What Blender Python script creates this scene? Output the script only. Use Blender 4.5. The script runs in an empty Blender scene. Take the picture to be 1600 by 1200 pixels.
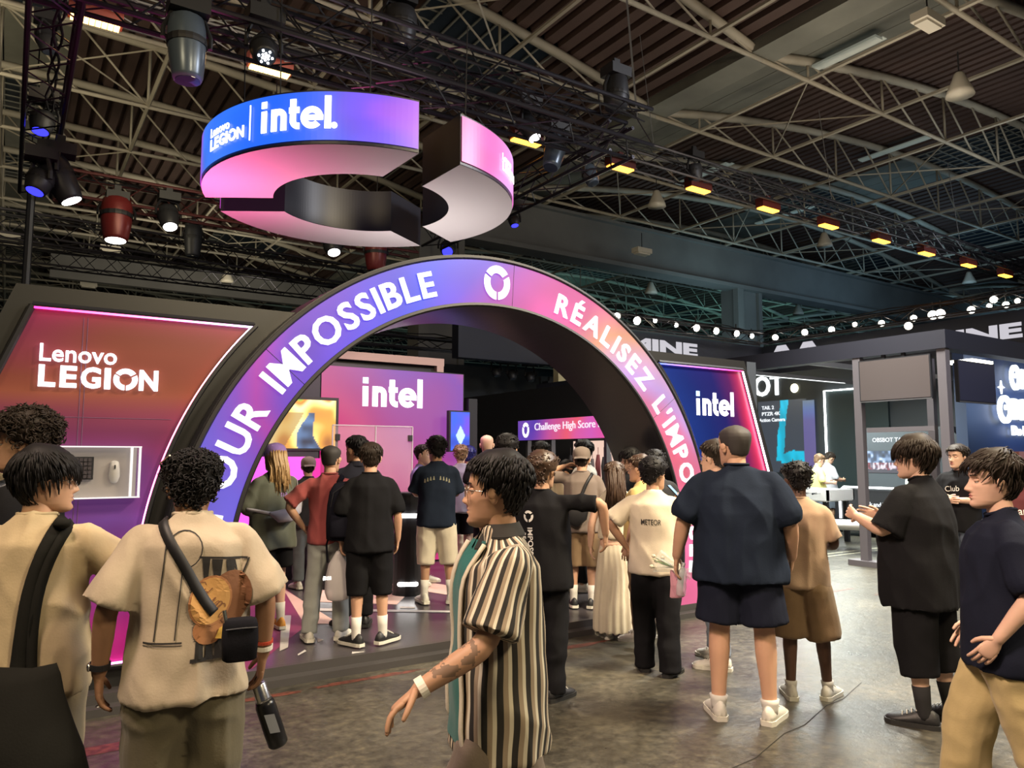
import bpy, bmesh, math, random
import numpy as np
from math import sin, cos, pi, radians, degrees, hypot, atan2, sqrt
from mathutils import Vector, Matrix
from mathutils.bvhtree import BVHTree

scene = bpy.context.scene
COL = scene.collection
random.seed(7)
rng = np.random.default_rng(7)

# ------------------------------------------------------------------ camera
PITCH = radians(5.5); YAW = radians(33.64); EYE = 1.62
cam_d = bpy.data.cameras.new('camera'); cam = bpy.data.objects.new('camera', cam_d); COL.objects.link(cam)
cam.location = (0, 0, EYE); cam.rotation_euler = (pi/2 + PITCH, 0, -YAW)
cam_d.sensor_fit = 'HORIZONTAL'; cam_d.sensor_width = 36; cam_d.lens = 36*1180/1600
cam_d.clip_start = .05; cam_d.clip_end = 300
scene.camera = cam
scene.view_settings.view_transform = 'Standard'; scene.view_settings.look = 'None'
scene.view_settings.gamma = 1; scene.view_settings.use_curve_mapping = False
scene.view_settings.exposure = 0.35

# ------------------------------------------------------------------ world, hall lights and added fill lights
w = bpy.data.worlds.new('hall_air'); scene.world = w; w.use_nodes = True
w.node_tree.nodes['Background'].inputs[0].default_value = (.34, .36, .44, 1)
w.node_tree.nodes['Background'].inputs[1].default_value = .085

def area(name, loc, target, size, power, color, spread=180):
    l = bpy.data.lights.new(name, 'AREA'); l.shape = 'DISK'; l.size = size; l.energy = power; l.color = color
    l.spread = radians(spread)
    o = bpy.data.objects.new(name, l); COL.objects.link(o); o.location = loc
    o.rotation_euler = (Vector(target)-Vector(loc)).to_track_quat('-Z', 'Y').to_euler()
    return o
def spot(name, loc, target, power, color, ang=40, blend=.6, radius=.08):
    l = bpy.data.lights.new(name, 'SPOT'); l.energy = power; l.color = color; l.spot_size = radians(ang)
    l.spot_blend = blend; l.shadow_soft_size = radius
    o = bpy.data.objects.new(name, l); COL.objects.link(o); o.location = loc
    o.rotation_euler = (Vector(target)-Vector(loc)).to_track_quat('-Z', 'Y').to_euler()
    return o
area('hall_lamp_and_fill', (3.5, -3.2, 6.2), (2.2, 3.5, .8), 1.6, 290, (1, .80, .50))           # hall lamps behind the photographer
area('hall_lamp_and_fill', (-3.5, 1.0, 6.5), (1.2, 3.2, 1.0), 1.6, 150, (1, .78, .45))
area('hall_lamp_and_fill', (-1.2, 2.0, 6.0), (3.4, 1.8, 1.3), 1.0, 130, (1, .74, .60), 100)  # fill added out of view to brighten the face at the right edge
area('hall_lamp_and_fill', (10.5, 1.5, 7.5), (6.5, 4.5, 0), 2.0, 420, (.95, .95, 1))
area('hall_lamp_and_fill', (13.0, 9.5, 3.15), (13.0, 9.5, 0), 3.0, 420, (.92, 1, .94))
area('hall_lamp_and_fill', (9.3, 6.3, 6.6), (9.0, 5.6, 0), 1.5, 420, (1, .97, .85), 95)  # fill added overhead to brighten the right-hand floor
area('ring_fill', (3.9, 7.9, 2.9), (3.9, 7.8, 6), 1.8, 15, (1, .92, .9), 120)  # added white fill to brighten the ring sign's underside
area('ring_fill', (1.4, 7.9, 2.8), (1.6, 7.9, 6), .7, 30, (1, .14, .42), 110)  # added pink fill for the left of the ring's underside
area('hall_lamp_and_fill', (6.0, 1.2, 6.6), (4.7, 4.9, .8), 1.2, 300, (1, .84, .58), 100)            # added warm fill for the group by the arch's right foot
spot('rig_lamp', (2.0, 9.6, 5.6), (3.6, 6.4, 0), 330, (1, .82, .62), 60)
spot('rig_lamp', (5.6, 9.0, 5.6), (4.4, 6.6, 0), 330, (1, .85, .65), 60)
spot('rig_lamp', (4.3, 8.2, 4.0), (3.9, 10, 0), 160, (1, .55, .8), 95)
# added upward fills standing in for ambient light on the roof
for (x, y, z, tx, ty, e, c, s) in [(2, 10, 6.4, 2, 16, 360, (1, .86, .56), 3), (-3, 16, 6.4, 0, 30, 900, (1, .87, .58), 4),
                                   (6, 26, 6, 6, 34, 700, (1, .9, .68), 4), (13, 7, 6.2, 14, 10, 330, (1, .85, .66), 3),
                                   (21, 8, 6, 22, 12, 330, (.8, .86, .85), 3), (30, 14, 6, 30, 20, 600, (.34, .62, .85), 4),
                                   (22, 18, 6, 22, 26, 300, (.45, .75, .85), 4), (34, 26, 6, 34, 34, 800, (.22, .62, .62), 4), (46, 20, 6, 46, 28, 1100, (.28, .55, .75), 5), (24, 32, 6, 26, 42, 700, (.3, .65, .6), 5)]:
    area('roof_fill', (x, y, z), (tx, ty, 11), s, e*.25, c, 170)

# ------------------------------------------------------------------ materials
MATS = {}
def nodes_of(m): return m.node_tree.nodes, m.node_tree.links
def mat(name, col, rough=.6, metal=0., emis=None, es=0., bump=None, var=None, trans=0., alpha=1., coat=0., spec=.5, sheen=0.):
    if name in MATS: return MATS[name]
    m = bpy.data.materials.new(name); m.use_nodes = True; N, L = nodes_of(m); b = N['Principled BSDF']
    b.inputs['Base Color'].default_value = (*col, 1); b.inputs['Roughness'].default_value = rough
    b.inputs['Metallic'].default_value = metal; b.inputs['Specular IOR Level'].default_value = spec
    if emis: b.inputs['Emission Color'].default_value = (*emis, 1); b.inputs['Emission Strength'].default_value = es
    if trans: b.inputs['Transmission Weight'].default_value = trans
    if alpha < 1: b.inputs['Alpha'].default_value = alpha
    if coat: b.inputs['Coat Weight'].default_value = coat
    if sheen: b.inputs['Sheen Weight'].default_value = sheen
    tc = N.new('ShaderNodeTexCoord')
    if bump:
        sc, st = bump; n = N.new('ShaderNodeTexNoise'); n.inputs['Scale'].default_value = sc; n.inputs['Detail'].default_value = 3
        L.new(tc.outputs['Object'], n.inputs['Vector']); bp = N.new('ShaderNodeBump'); bp.inputs['Strength'].default_value = st
        bp.inputs['Distance'].default_value = .02; L.new(n.outputs[0], bp.inputs['Height']); L.new(bp.outputs[0], b.inputs['Normal'])
    if var:
        sc, amt = var; n = N.new('ShaderNodeTexNoise'); n.inputs['Scale'].default_value = sc; n.inputs['Detail'].default_value = 4
        L.new(tc.outputs['Object'], n.inputs['Vector']); mx = N.new('ShaderNodeMixRGB'); mx.blend_type = 'MULTIPLY'
        mx.inputs[0].default_value = 1; mx.inputs[1].default_value = (*col, 1)
        r = N.new('ShaderNodeMapRange'); r.inputs[1].default_value = .3; r.inputs[2].default_value = .7
        r.inputs[3].default_value = 1-amt; r.inputs[4].default_value = 1+amt*.5; L.new(n.outputs[0], r.inputs[0])
        L.new(r.outputs[0], mx.inputs[2]); L.new(mx.outputs[0], b.inputs['Base Color'])
    MATS[name] = m; return m
def cloth(name, col, rough=.92):
    k = .62 if max(col) < .1 else 1
    return mat(name, tuple(c*k for c in col), rough, bump=(120, .07), var=(9, .08), spec=.2 if k == 1 else .12, sheen=.12 if k == 1 else 0)
def emit(name, col, s): return mat(name, (.02, .02, .02), .5, emis=col, es=s)
def led_attr(name, strength):
    """a printed, backlit or LED surface whose picture is stored as a colour attribute on its mesh"""
    if name in MATS: return MATS[name]
    m = bpy.data.materials.new(name); m.use_nodes = True; N, L = nodes_of(m); b = N['Principled BSDF']
    a = N.new('ShaderNodeAttribute'); a.attribute_name = 'picture'
    b.inputs['Base Color'].default_value = (.03, .03, .03, 1); b.inputs['Roughness'].default_value = .35
    L.new(a.outputs['Color'], b.inputs['Emission Color']); b.inputs['Emission Strength'].default_value = strength
    MATS[name] = m; return m
def print_attr(name, rough=.45):
    if name in MATS: return MATS[name]
    m = bpy.data.materials.new(name); m.use_nodes = True; N, L = nodes_of(m); b = N['Principled BSDF']
    a = N.new('ShaderNodeAttribute'); a.attribute_name = 'picture'
    L.new(a.outputs['Color'], b.inputs['Base Color']); b.inputs['Roughness'].default_value = rough
    L.new(a.outputs['Color'], b.inputs['Emission Color']); b.inputs['Emission Strength'].default_value = .34  # print gets a glow of its own on top of the strip light
    MATS[name] = m; return m

BLACK = mat('matt_black_paint', (.012, .012, .015), .55)
DARK = mat('dark_grey_metal', (.035, .036, .042), .45, .4)
GREYM = mat('grey_steel', (.20, .20, .21), .45, .6)
WHITE_E = emit('white_light', (1, .98, 1), 3.2)
CHROME = mat('brushed_chrome', (.6, .6, .6), .25, 1.)

# ------------------------------------------------------------------ mesh helpers
def nrm(v):
    v = np.asarray(v, float); return v/max(1e-9, np.linalg.norm(v))
class MB:
    def __init__(s): s.v = []; s.f = []; s.m = []; s.n = 0
    def add(s, v, f, m=0):
        v = np.asarray(v, float).reshape(-1, 3); s.v.append(v); s.f += [tuple(i+s.n for i in q) for q in f]; s.m += [m]*len(f); s.n += len(v); return s
    def box(s, a, b, m=0):
        (x0, y0, z0), (x1, y1, z1) = a, b
        v = [(x0, y0, z0), (x1, y0, z0), (x1, y1, z0), (x0, y1, z0), (x0, y0, z1), (x1, y0, z1), (x1, y1, z1), (x0, y1, z1)]
        return s.add(v, [(0, 3, 2, 1), (4, 5, 6, 7), (0, 1, 5, 4), (1, 2, 6, 5), (2, 3, 7, 6), (3, 0, 4, 7)], m)
    def prism(s, pts, fn, d0, d1, m=0):
        """polygon pts (u,v) extruded from depth d0 to d1; fn(u,v,d)->xyz"""
        n = len(pts); v = [fn(u, w, d0) for u, w in pts]+[fn(u, w, d1) for u, w in pts]
        f = [tuple(range(n))[::-1], tuple(range(n, 2*n))]+[(i, (i+1) % n, n+(i+1) % n, n+i) for i in range(n)]
        return s.add(v, f, m)
    def tube(s, P, R, n=10, ref=None, rnd=False, m=0, caps=True, sq=1.):
        P = np.asarray(P, float); k = len(P)
        R = [(r, r) if np.isscalar(r) else r for r in (R if hasattr(R, '__len__') else [R]*k)]
        if rnd:
            t0 = nrm(P[0]-P[1]); t1 = nrm(P[-1]-P[-2]); r0 = min(R[0]); r1 = min(R[-1])
            P = np.vstack([P[0]+t0*r0*.95, P[0]+t0*r0*.6, P, P[-1]+t1*r1*.6, P[-1]+t1*r1*.95])
            sc = lambda r, a: (r[0]*a, r[1]*a)
            R = [sc(R[0], .28), sc(R[0], .78)]+R+[sc(R[-1], .78), sc(R[-1], .28)]; k += 4
        T = np.gradient(P, axis=0) if k > 2 else np.array([P[1]-P[0]]*2)
        V = []
        side = None
        for i in range(k):
            t = nrm(T[i])
            if side is None:
                rf = np.array(ref if ref is not None else ((0, 0, 1) if abs(t[2]) < .9 else (0, 1, 0)), float)
                side = nrm(np.cross(t, rf))
            else: side = nrm(side-t*(side@t))
            up = np.cross(side, t)
            for j in range(n):
                a = 2*pi*j/n; c, q = cos(a), sin(a)
                if sq != 1.: c = math.copysign(abs(c)**sq, c); q = math.copysign(abs(q)**sq, q)
                V.append(P[i]+side*c*R[i][0]+up*q*R[i][1])
        F = [(i*n+j, i*n+(j+1) % n, (i+1)*n+(j+1) % n, (i+1)*n+j) for i in range(k-1) for j in range(n)]
        if caps: F += [tuple(range(n))[::-1], tuple((k-1)*n+j for j in range(n))]
        return s.add(V, F, m)
    def rings(s, rings, m=0, caps=True, closed=True):
        n = len(rings[0]); k = len(rings); V = np.vstack(rings)
        F = [(i*n+j, i*n+(j+1) % n, (i+1)*n+(j+1) % n, (i+1)*n+j) for i in range(k-1) for j in range(n if closed else n-1)]
        if caps: F += [tuple(range(n))[::-1], tuple((k-1)*n+j for j in range(n))]
        return s.add(V, F, m)
    def ball(s, c, r, nu=12, nv=8, m=0, rot=None):
        r = (r, r, r) if np.isscalar(r) else r; c = np.array(c, float); V = []
        for i in range(1, nv):
            for j in range(nu):
                a, b = pi*i/nv, 2*pi*j/nu; V.append((sin(a)*cos(b)*r[0], sin(a)*sin(b)*r[1], cos(a)*r[2]))
        V += [(0, 0, r[2]), (0, 0, -r[2])]; V = np.array(V)
        if rot is not None: V = V@np.array(rot).T
        F = [(i*nu+j, (i+1)*nu+j, (i+1)*nu+(j+1) % nu, i*nu+(j+1) % nu) for i in range(nv-2) for j in range(nu)]
        t = (nv-1)*nu; F += [(t, j, (j+1) % nu) for j in range(nu)]+[(t+1, (nv-2)*nu+(j+1) % nu, (nv-2)*nu+j) for j in range(nu)]
        return s.add(V+c, F, m)
    def lathe(s, prof, n=16, axis=(0, 0, 1), org=(0, 0, 0), m=0, caps=True):
        q = Vector((0, 0, 1)).rotation_difference(Vector(axis)).to_matrix(); q = np.array(q); org = np.array(org, float)
        return s.rings([np.array([(r*cos(2*pi*j/n), r*sin(2*pi*j/n), z) for j in range(n)])@q.T+org for r, z in prof], m, caps)
    def mesh(s, name, mats, smooth=False):
        me = bpy.data.meshes.new(name)
        V = np.vstack(s.v) if s.v else np.zeros((0, 3))
        me.from_pydata(V.tolist(), [], s.f)
        for q in (mats if isinstance(mats, (list, tuple)) else [mats]): me.materials.append(q)
        if any(s.m): me.polygons.foreach_set('material_index', s.m)
        if smooth: me.polygons.foreach_set('use_smooth', [True]*len(me.polygons))
        me.update(); return me
def link(name, me, parent=None, label=None, cat=None, group=None, kind=None, loc=None):
    o = bpy.data.objects.new(name, me); COL.objects.link(o)
    if parent: o.parent = parent
    if loc is not None: o.location = loc
    for k, v in (('label', label), ('category', cat), ('group', group), ('kind', kind)):
        if v: o[k] = v
    return o
def ob(name, mb, mats, parent=None, smooth=False, **k):
    return link(name, mb.mesh(name, mats, smooth), parent, **k)
def empty(name, loc=(0, 0, 0), rz=0., **k):
    o = link(name, None, None, **k); o.location = loc; o.rotation_euler = (0, 0, rz); o.empty_display_size = .2; return o
def set_picture(me, cols):
    a = me.color_attributes.new('picture', 'FLOAT_COLOR', 'POINT')
    c = np.ones((len(me.vertices), 4)); c[:, :3] = cols; a.data.foreach_set('color', c.ravel())
def lin(h):
    """sRGB 0-255 triple to linear"""
    return tuple((c/255/12.92 if c/255 <= .04045 else ((c/255+.055)/1.055)**2.4) for c in h)
def ramp(t, stops):
    t = np.asarray(t); xs = [q[0] for q in stops]; cs = np.array([lin(q[1]) for q in stops])
    return np.stack([np.interp(t, xs, cs[:, i]) for i in range(3)], -1)
def hsh(i, j, k):
    h = (i*374761393+j*668265263+k*1274126177) & 0xffffffff; h = ((h ^ (h >> 13))*1103515245) & 0xffffffff
    return ((h ^ (h >> 16)) & 0xffff)/65535.
def vnoise(P):
    P = np.asarray(P, float); I = np.floor(P).astype(np.int64); f = P-I; f = f*f*(3-2*f); r = 0
    for a in (0, 1):
        for b in (0, 1):
            for c in (0, 1):
                wt = (f[:, 0] if a else 1-f[:, 0])*(f[:, 1] if b else 1-f[:, 1])*(f[:, 2] if c else 1-f[:, 2])
                r = r+wt*hsh(I[:, 0]+a+1000, I[:, 1]+b+1000, I[:, 2]+c+1000)
    return r*2-1
def text_mb(body, size=1., extrude=.02, bold=.0, sx=1., align='LEFT', res=3, space=1., shear=0.):
    """letters as geometry in the u,v plane; returns vertices (u,v,w) and faces"""
    c = bpy.data.curves.new('t', 'FONT'); c.body = body; c.size = size; c.extrude = extrude; c.offset = bold*size
    c.align_x = align; c.resolution_u = res; c.space_character = space; c.shear = shear
    o = bpy.data.objects.new('t', c); COL.objects.link(o); dg = bpy.context.evaluated_depsgraph_get()
    me = bpy.data.meshes.new_from_object(o.evaluated_get(dg)); COL.objects.unlink(o); bpy.data.objects.remove(o); bpy.data.curves.remove(c)
    V = np.empty(len(me.vertices)*3); me.vertices.foreach_get('co', V); V = V.reshape(-1, 3); V[:, 0] *= sx
    F = [tuple(p.vertices) for p in me.polygons]; bpy.data.meshes.remove(me)
    return V, F
def text_on(name, body, fn, mat_, parent, size, u=0, v=0, width=None, height=None, extrude=.01, bold=.02, align='LEFT', **k):
    V, F = text_mb(body, size, extrude, bold, align='LEFT', **k)
    if height: V[:, 1] = (V[:, 1]-V[:, 1].min())*height/(np.ptp(V[:, 1]))
    if width: V[:, 0] = (V[:, 0]-V[:, 0].min())*width/(np.ptp(V[:, 0]))
    if align == 'CENTER': V[:, 0] -= V[:, 0].mean()
    V2 = np.array([fn(u+a, v+b, c) for a, b, c in V])
    mb = MB().add(V2, F); return ob(name, mb, mat_, parent)
def arcsector(r0, r1, a0, a1, n):
    P = [(r1*cos(a0+(a1-a0)*i/n), r1*sin(a0+(a1-a0)*i/n)) for i in range(n+1)]
    return P+[(r0*cos(a1+(a0-a1)*i/n), r0*sin(a1+(a0-a1)*i/n)) for i in range(n+1)]
def seg_parallel(ro, ri, a0, a1, gap, n):
    """ring segment whose two cut ends are parallel to the gap's centre line"""
    go, gi = math.asin(gap/2/ro), math.asin(gap/2/ri)
    P = [(ro*cos(t), ro*sin(t)) for t in np.linspace(a0+go, a1-go, n)]
    return P+[(ri*cos(t), ri*sin(t)) for t in np.linspace(a1-gi, a0+gi, n)]
def emblem(mb, fn, u, v, R, d0, d1, sy=1., m=0):
    """three-piece broken ring emblem"""
    for a in (90, 210, 330):
        a0, a1 = radians(a-60), radians(a+60)
        P = seg_parallel(R, R*.56, a0, a1, R*.17, 14); k = len(P)//2
        for i in range(k-1):
            q = [P[i], P[i+1], P[-2-i], P[-1-i]]
            mb.prism([(u+x, v+y*sy) for x, y in q], fn, d0, d1, m)
    return mb
F_ = lambda y0: (lambda u, v, w: (u, y0-w, v))          # on a wall that faces the camera side (normal -Y)
S_ = lambda x0: (lambda u, v, w: (x0-w, -u, v))         # on a wall with normal -X; u grows towards -Y
def grid_panel(name, fn, u0, u1, v0, v1, nu, nv, colf, material, parent, d=0., **k):
    U, V = np.meshgrid(np.linspace(u0, u1, nu+1), np.linspace(v0, v1, nv+1)); U = U.ravel(); V = V.ravel()
    P = [fn(a, b, d) for a, b in zip(U, V)]
    F = [(j*(nu+1)+i, j*(nu+1)+i+1, (j+1)*(nu+1)+i+1, (j+1)*(nu+1)+i) for j in range(nv) for i in range(nu)]
    o = ob(name, MB().add(P, F), material, parent, **k); set_picture(o.data, colf(U, V)); return o

# ------------------------------------------------------------------ floor
fm = bpy.data.materials.new('worn_dark_hall_floor'); fm.use_nodes = True; N, L = nodes_of(fm); b = N['Principled BSDF']
tc = N.new('ShaderNodeTexCoord')
def noise(sc, det, vec=None, rough=.6):
    n = N.new('ShaderNodeTexNoise'); n.inputs['Scale'].default_value = sc; n.inputs['Detail'].default_value = det
    n.inputs['Roughness'].default_value = rough; L.new(vec or tc.outputs['Object'], n.inputs['Vector']); return n
def rampn(src, stops):
    r = N.new('ShaderNodeValToRGB'); L.new(src, r.inputs[0]); e = r.color_ramp.elements
    while len(e) < len(stops): e.new(.5)
    for q, (p, c) in zip(e, stops): q.position = p; q.color = (*c, 1)
    return r
n1 = noise(.9, 6); r1 = rampn(n1.outputs[0], [(.3, (.034, .031, .025)), (.5, (.068, .062, .046)), (.72, (.125, .113, .084))])
n2 = noise(14, 8, rough=.75); r2 = rampn(n2.outputs[0], [(.35, (.35, .35, .35)), (.55, (1, 1, 1)), (.72, (1.9, 1.8, 1.5))])
mx = N.new('ShaderNodeMixRGB'); mx.blend_type = 'MULTIPLY'; mx.inputs[0].default_value = 1; L.new(r1.outputs[0], mx.inputs[1]); L.new(r2.outputs[0], mx.inputs[2])
n3 = noise(26, 5, rough=.7); r3 = rampn(n3.outputs[0], [(.69, (0, 0, 0)), (.72, (1, 1, 1))])
mx2 = N.new('ShaderNodeMixRGB'); L.new(r3.outputs[0], mx2.inputs[0]); L.new(mx.outputs[0], mx2.inputs[1]); mx2.inputs[2].default_value = (.34, .31, .25, 1)
L.new(mx2.outputs[0], b.inputs['Base Color'])
rr = rampn(n1.outputs[0], [(.3, (.17, .17, .17)), (.7, (.34, .34, .34))])
n4 = noise(7, 6, rough=.7); ad = N.new('ShaderNodeMath'); ad.operation = 'MULTIPLY_ADD'; L.new(n4.outputs[0], ad.inputs[0]); ad.inputs[1].default_value = .22
L.new(rr.outputs[0], ad.inputs[2]); L.new(ad.outputs[0], b.inputs['Roughness'])
bp = N.new('ShaderNodeBump'); bp.inputs['Strength'].default_value = .55; bp.inputs['Distance'].default_value = .012
n5 = noise(11, 8, rough=.7); L.new(n5.outputs[0], bp.inputs['Height']); L.new(bp.outputs[0], b.inputs['Normal'])
b.inputs['Specular IOR Level'].default_value = .6
ob('floor', MB().add([(-40, -20, 0), (90, -20, 0), (90, 80, 0), (-40, 80, 0)], [(0, 1, 2, 3)]), fm, kind='structure')
# painted line remnants and cracks on the hall floor
REDP = mat('worn_red_floor_paint', (.15, .045, .03), .45, var=(22, .7)); CRK = mat('dark_floor_joint', (.012, .011, .01), .7)
PALE = mat('worn_pale_floor_line', (.42, .40, .30), .4, var=(18, .5))
def stain(name, x, y, rx, ry, m, rz=0, seed=0):
    r = np.random.default_rng(seed); n = 26; P = []
    for i in range(n):
        a = 2*pi*i/n; k = r.uniform(.55, 1.1); u, v = rx*k*cos(a), ry*k*sin(a); P.append((x+u*cos(rz)-v*sin(rz), y+u*sin(rz)+v*cos(rz), .0015))
    ob(name, MB().add(P, [tuple(range(n))]), m, kind='structure')
for i, (x, y, rx, ry) in enumerate([(.75, 4.9, .55, .09), (1.5, 5.33, .3, .05), (2.3, 5.35, .5, .045), (3.2, 5.3, .45, .04), (4.1, 5.25, .5, .05), (7.6, 5.6, 1.2, .05), (9.1, 5.2, .5, .07)]):
    stain('trim_%d' % (20+i), x, y, rx, ry, REDP, 0, i)
mb = MB()
P = [(2.35+.22*i, 2.55+.055*i+.02*sin(i*2.1), .002) for i in range(14)]
for a, b_ in zip(P[:-1], P[1:]): mb.add([a, b_, (b_[0], b_[1]+.006, .002), (a[0], a[1]+.006, .002)], [(0, 1, 2, 3)])
ob('trim_30', mb, CRK, kind='structure')
mb = MB()
for y in (7.55, 7.75): mb.add([(8.4, y, .002), (13, y, .002), (13, y+.06, .002), (8.4, y+.06, .002)], [(0, 1, 2, 3)])
ob('trim_31', mb, PALE, kind='structure')

# ------------------------------------------------------------------ roof
TRM = mat('cream_truss_paint', (.40, .36, .29), .6, var=(.6, .3)); TRD = mat('roof_sheet_brown', (.085, .050, .042), .75, var=(.35, .45))
GREYP = mat('roof_grey_panel', (.17, .17, .145), .8, var=(.8, .3)); GLZ = mat('dark_roof_glazing', (.02, .03, .045), .3)
CONC = mat('concrete_beam', (.15, .145, .14), .8, var=(.5, .25)); BARM = mat('glazing_bar', (.2, .2, .18), .6)
LAMPH = mat('off_white_lamp_housing', (.62, .57, .48), .5); STRIPL = mat('pale_rooflight_strip', (.55, .55, .5), .5, emis=(.6, .9, .85), es=.05)
roof = empty('ceiling', (0, 0, 0), kind='structure')
ZB, RISE = 10.0, 1.5
VS = [(-41.1, -14.1), (-14.1, 12.9), (12.9, 39.9), (39.9, 66.9)]
def topz(x, a, b_): t = (x-a)/(b_-a); return ZB+.12+RISE*4*t*(1-t)
def rod(mb, a, b_, r, n=4): mb.tube([a, b_], [r, r], n)
ys = [6.6+3.2*i for i in range(17)]
proto = None
for (a, b_) in VS[1:4]:
    mb = MB(); nx = 18; X = [a+.1+(b_-a-.2)*i/nx for i in range(nx+1)]
    T = [(x, 0, topz(x, a, b_)) for x in X]; mb.tube(T, .11, 6)
    mb.tube([(a, 0, ZB), (b_, 0, ZB)], [.055, .055], 5)
    for i in range(1, nx, 2):
        rod(mb, (X[i], 0, ZB), (X[i], 0, topz(X[i], a, b_)), .035)
        rod(mb, (X[i], 0, ZB), (X[i-1], 0, topz(X[i-1], a, b_)), .03)
        rod(mb, (X[i], 0, topz(X[i], a, b_)), (X[i+1], 0, ZB), .03)
    me = mb.mesh('roof_truss', TRM, True)
    for y in ys: link('roof_truss', me, roof, loc=(0, y, 0))
    mb2 = MB(); mb2.tube([(0, ys[0]-3, 0), (0, ys[-1], 0)], [.05, .05], 5); pm = mb2.mesh('purlin', TRM)
    for i in range(1, nx, 2): link('purlin', pm, roof, loc=(X[i], 0, ZB+.02))
    # shallow bracing between trusses: crossing rods in the lower plane
    mb3 = MB()
    for i in range(1, nx-2, 4): rod(mb3, (X[i], 0, ZB), (X[i+2], 3.2, ZB+.05), .022, 3); rod(mb3, (X[i+2], 0, ZB), (X[i], 3.2, ZB+.05), .022, 3)
    bm3 = mb3.mesh('cross_bracing', TRM)
    for k, y in enumerate(ys[:-1]):
        if k % 2 == 1: link('cross_bracing', bm3, roof, loc=(0, y, 0))
# corrugated deck, one sheet bay between neighbouring trusses, ribs running from truss to truss
def deck(a, b_, mat_, k0, k1, nx=18):
    mb = MB(); x0 = a+(b_-a)*k0/nx; m_ = int((k1-k0)*4); p_ = (b_-a)*(k1-k0)/nx/m_; xs = []; R = []
    for i in range(m_):
        for o_, h_ in ((0, 0), (.60, 0), (.66, .17), (.95, .17)): xs.append(x0+p_*(i+o_)); R.append(topz(xs[-1], a, b_)+.12+h_)
    xs.append(x0+p_*m_); R.append(topz(xs[-1], a, b_)+.12)
    V = []; 
    for y in (0, 3.2): V += [(x, y, z) for x, z in zip(xs, R)]
    n = len(xs); return mb.add(V, [(i, i+1, n+i+1, n+i) for i in range(n-1)]).mesh('roof_sheet', mat_)
def flat(a, b_, mat_, k0, k1, name, dz=.1, bars=0, nx=18):
    mb = MB(); xs = np.linspace(a+(b_-a)*k0/nx, a+(b_-a)*k1/nx, 5)
    for i in range(4):
        x0, x1 = xs[i], xs[i+1]-.03; z0, z1 = topz(x0, a, b_)+dz, topz(x1, a, b_)+dz
        mb.add([(x0, 0, z0), (x1, 0, z1), (x1, 3.2, z1), (x0, 3.2, z0), (x0, 0, z0+.05), (x1, 0, z1+.05), (x1, 3.2, z1+.05), (x0, 3.2, z0+.05)],
               [(0, 1, 2, 3), (4, 7, 6, 5), (0, 4, 5, 1), (1, 5, 6, 2), (2, 6, 7, 3), (3, 7, 4, 0)], 0)
    if bars:
        for i in range(bars*2+1):
            x = xs[0]+(xs[-1]-xs[0])*i/(bars*2); z = topz(x, a, b_)+dz-.03; mb.box((x-.02, 0, z-.03), (x+.02, 3.2, z), 1)
        for j in range(9):
            y = 3.2*j/8; mb.box((xs[0], y-.02, topz(xs[0], a, b_)+dz-.06), (xs[-1], y+.02, topz(xs[0], a, b_)+dz-.03), 1)
    return mb.mesh(name, [mat_, BARM])
for (a, b_) in VS[1:4]:
    dm = {q: deck(a, b_, TRD, *q) for q in ((0, 1), (2, 8), (2, 18), (8, 14), (14, 18), (0, 18), (10, 18), (0, 8))}
    g1 = flat(a, b_, GREYP, 0, 2, 'roof_panel'); g2 = flat(a, b_, GREYP, 8, 10, 'roof_panel'); gl = flat(a, b_, GLZ, 8, 10, 'roof_window', bars=4); gl2 = flat(a, b_, GLZ, 14, 16, 'roof_window', bars=4)
    d1618 = deck(a, b_, TRD, 16, 18); d1014 = deck(a, b_, TRD, 10, 14)
    for k, y in enumerate(ys[:-1]):
        link('roof_panel', g1, roof, loc=(0, y, 0)); link('roof_sheet', dm[(2, 8)], roof, loc=(0, y, 0))
        link('roof_window' if k % 2 else 'roof_panel', gl if k % 2 else g2, roof, loc=(0, y, 0))
        link('roof_sheet', d1014, roof, loc=(0, y, 0))
        if k % 2: link('roof_sheet', dm[(14, 18)], roof, loc=(0, y, 0))
        else: link('roof_window', gl2, roof, loc=(0, y, 0)); link('roof_sheet', d1618, roof, loc=(0, y, 0))
# dark outer shell so the hall is closed
mb = MB(); mb.box((-42, -16, 13.2), (90, 80, 13.3)); ob('roof_shell', mb, BLACK, roof)
hw = mat('dark_hall_wall', (.022, .026, .034), .8, var=(.1, .3))
mb = MB(); mb.box((-42, 62, 0), (90, 62.3, 13)); ob('wall_back', mb, hw, kind='structure')
mb = MB(); mb.box((72, -16, 0), (72.3, 62, 13)); ob('wall_right', mb, hw, kind='structure')
# gutter valley between vaults
mb = MB(); mb.box((12.55, 0, ZB+.05), (13.25, 58, ZB+.16)); mb.box((12.55, 0, ZB+.16), (12.6, 58, ZB+.5)); mb.box((13.2, 0, ZB+.16), (13.25, 58, ZB+.5)); ob('valley_gutter', mb, GREYP, roof)
# the deep beam and its columns
mb = MB(); mb.box((10.2, 20, 8.45), (66, 20.25, 9.95)); mb.box((10.2, 19.7, 8.35), (66, 20.45, 8.5)); mb.box((10.2, 19.8, 9.9), (66, 20.4, 10.0)); ob('deep_beam', mb, CONC, roof)
for x0, x1 in ((9.95, 11.4), (24.1, 25.6), (39, 40.5)):
    mb = MB(); mb.box((x0, 20, 0), (x1, 20.7, 8.4)); mb.box((x0-.1, 19.75, 0), (x0+.25, 20, 8.4)); mb.box((x1-.12, 19.9, 0), (x1+.08, 20.1, 8.4)); ob('hall_column', mb, CONC, roof)
mb = MB(); mb.box((1, 34, 8.6), (40, 34.3, 9.6)); ob('deep_beam', mb, CONC, roof)
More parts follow.
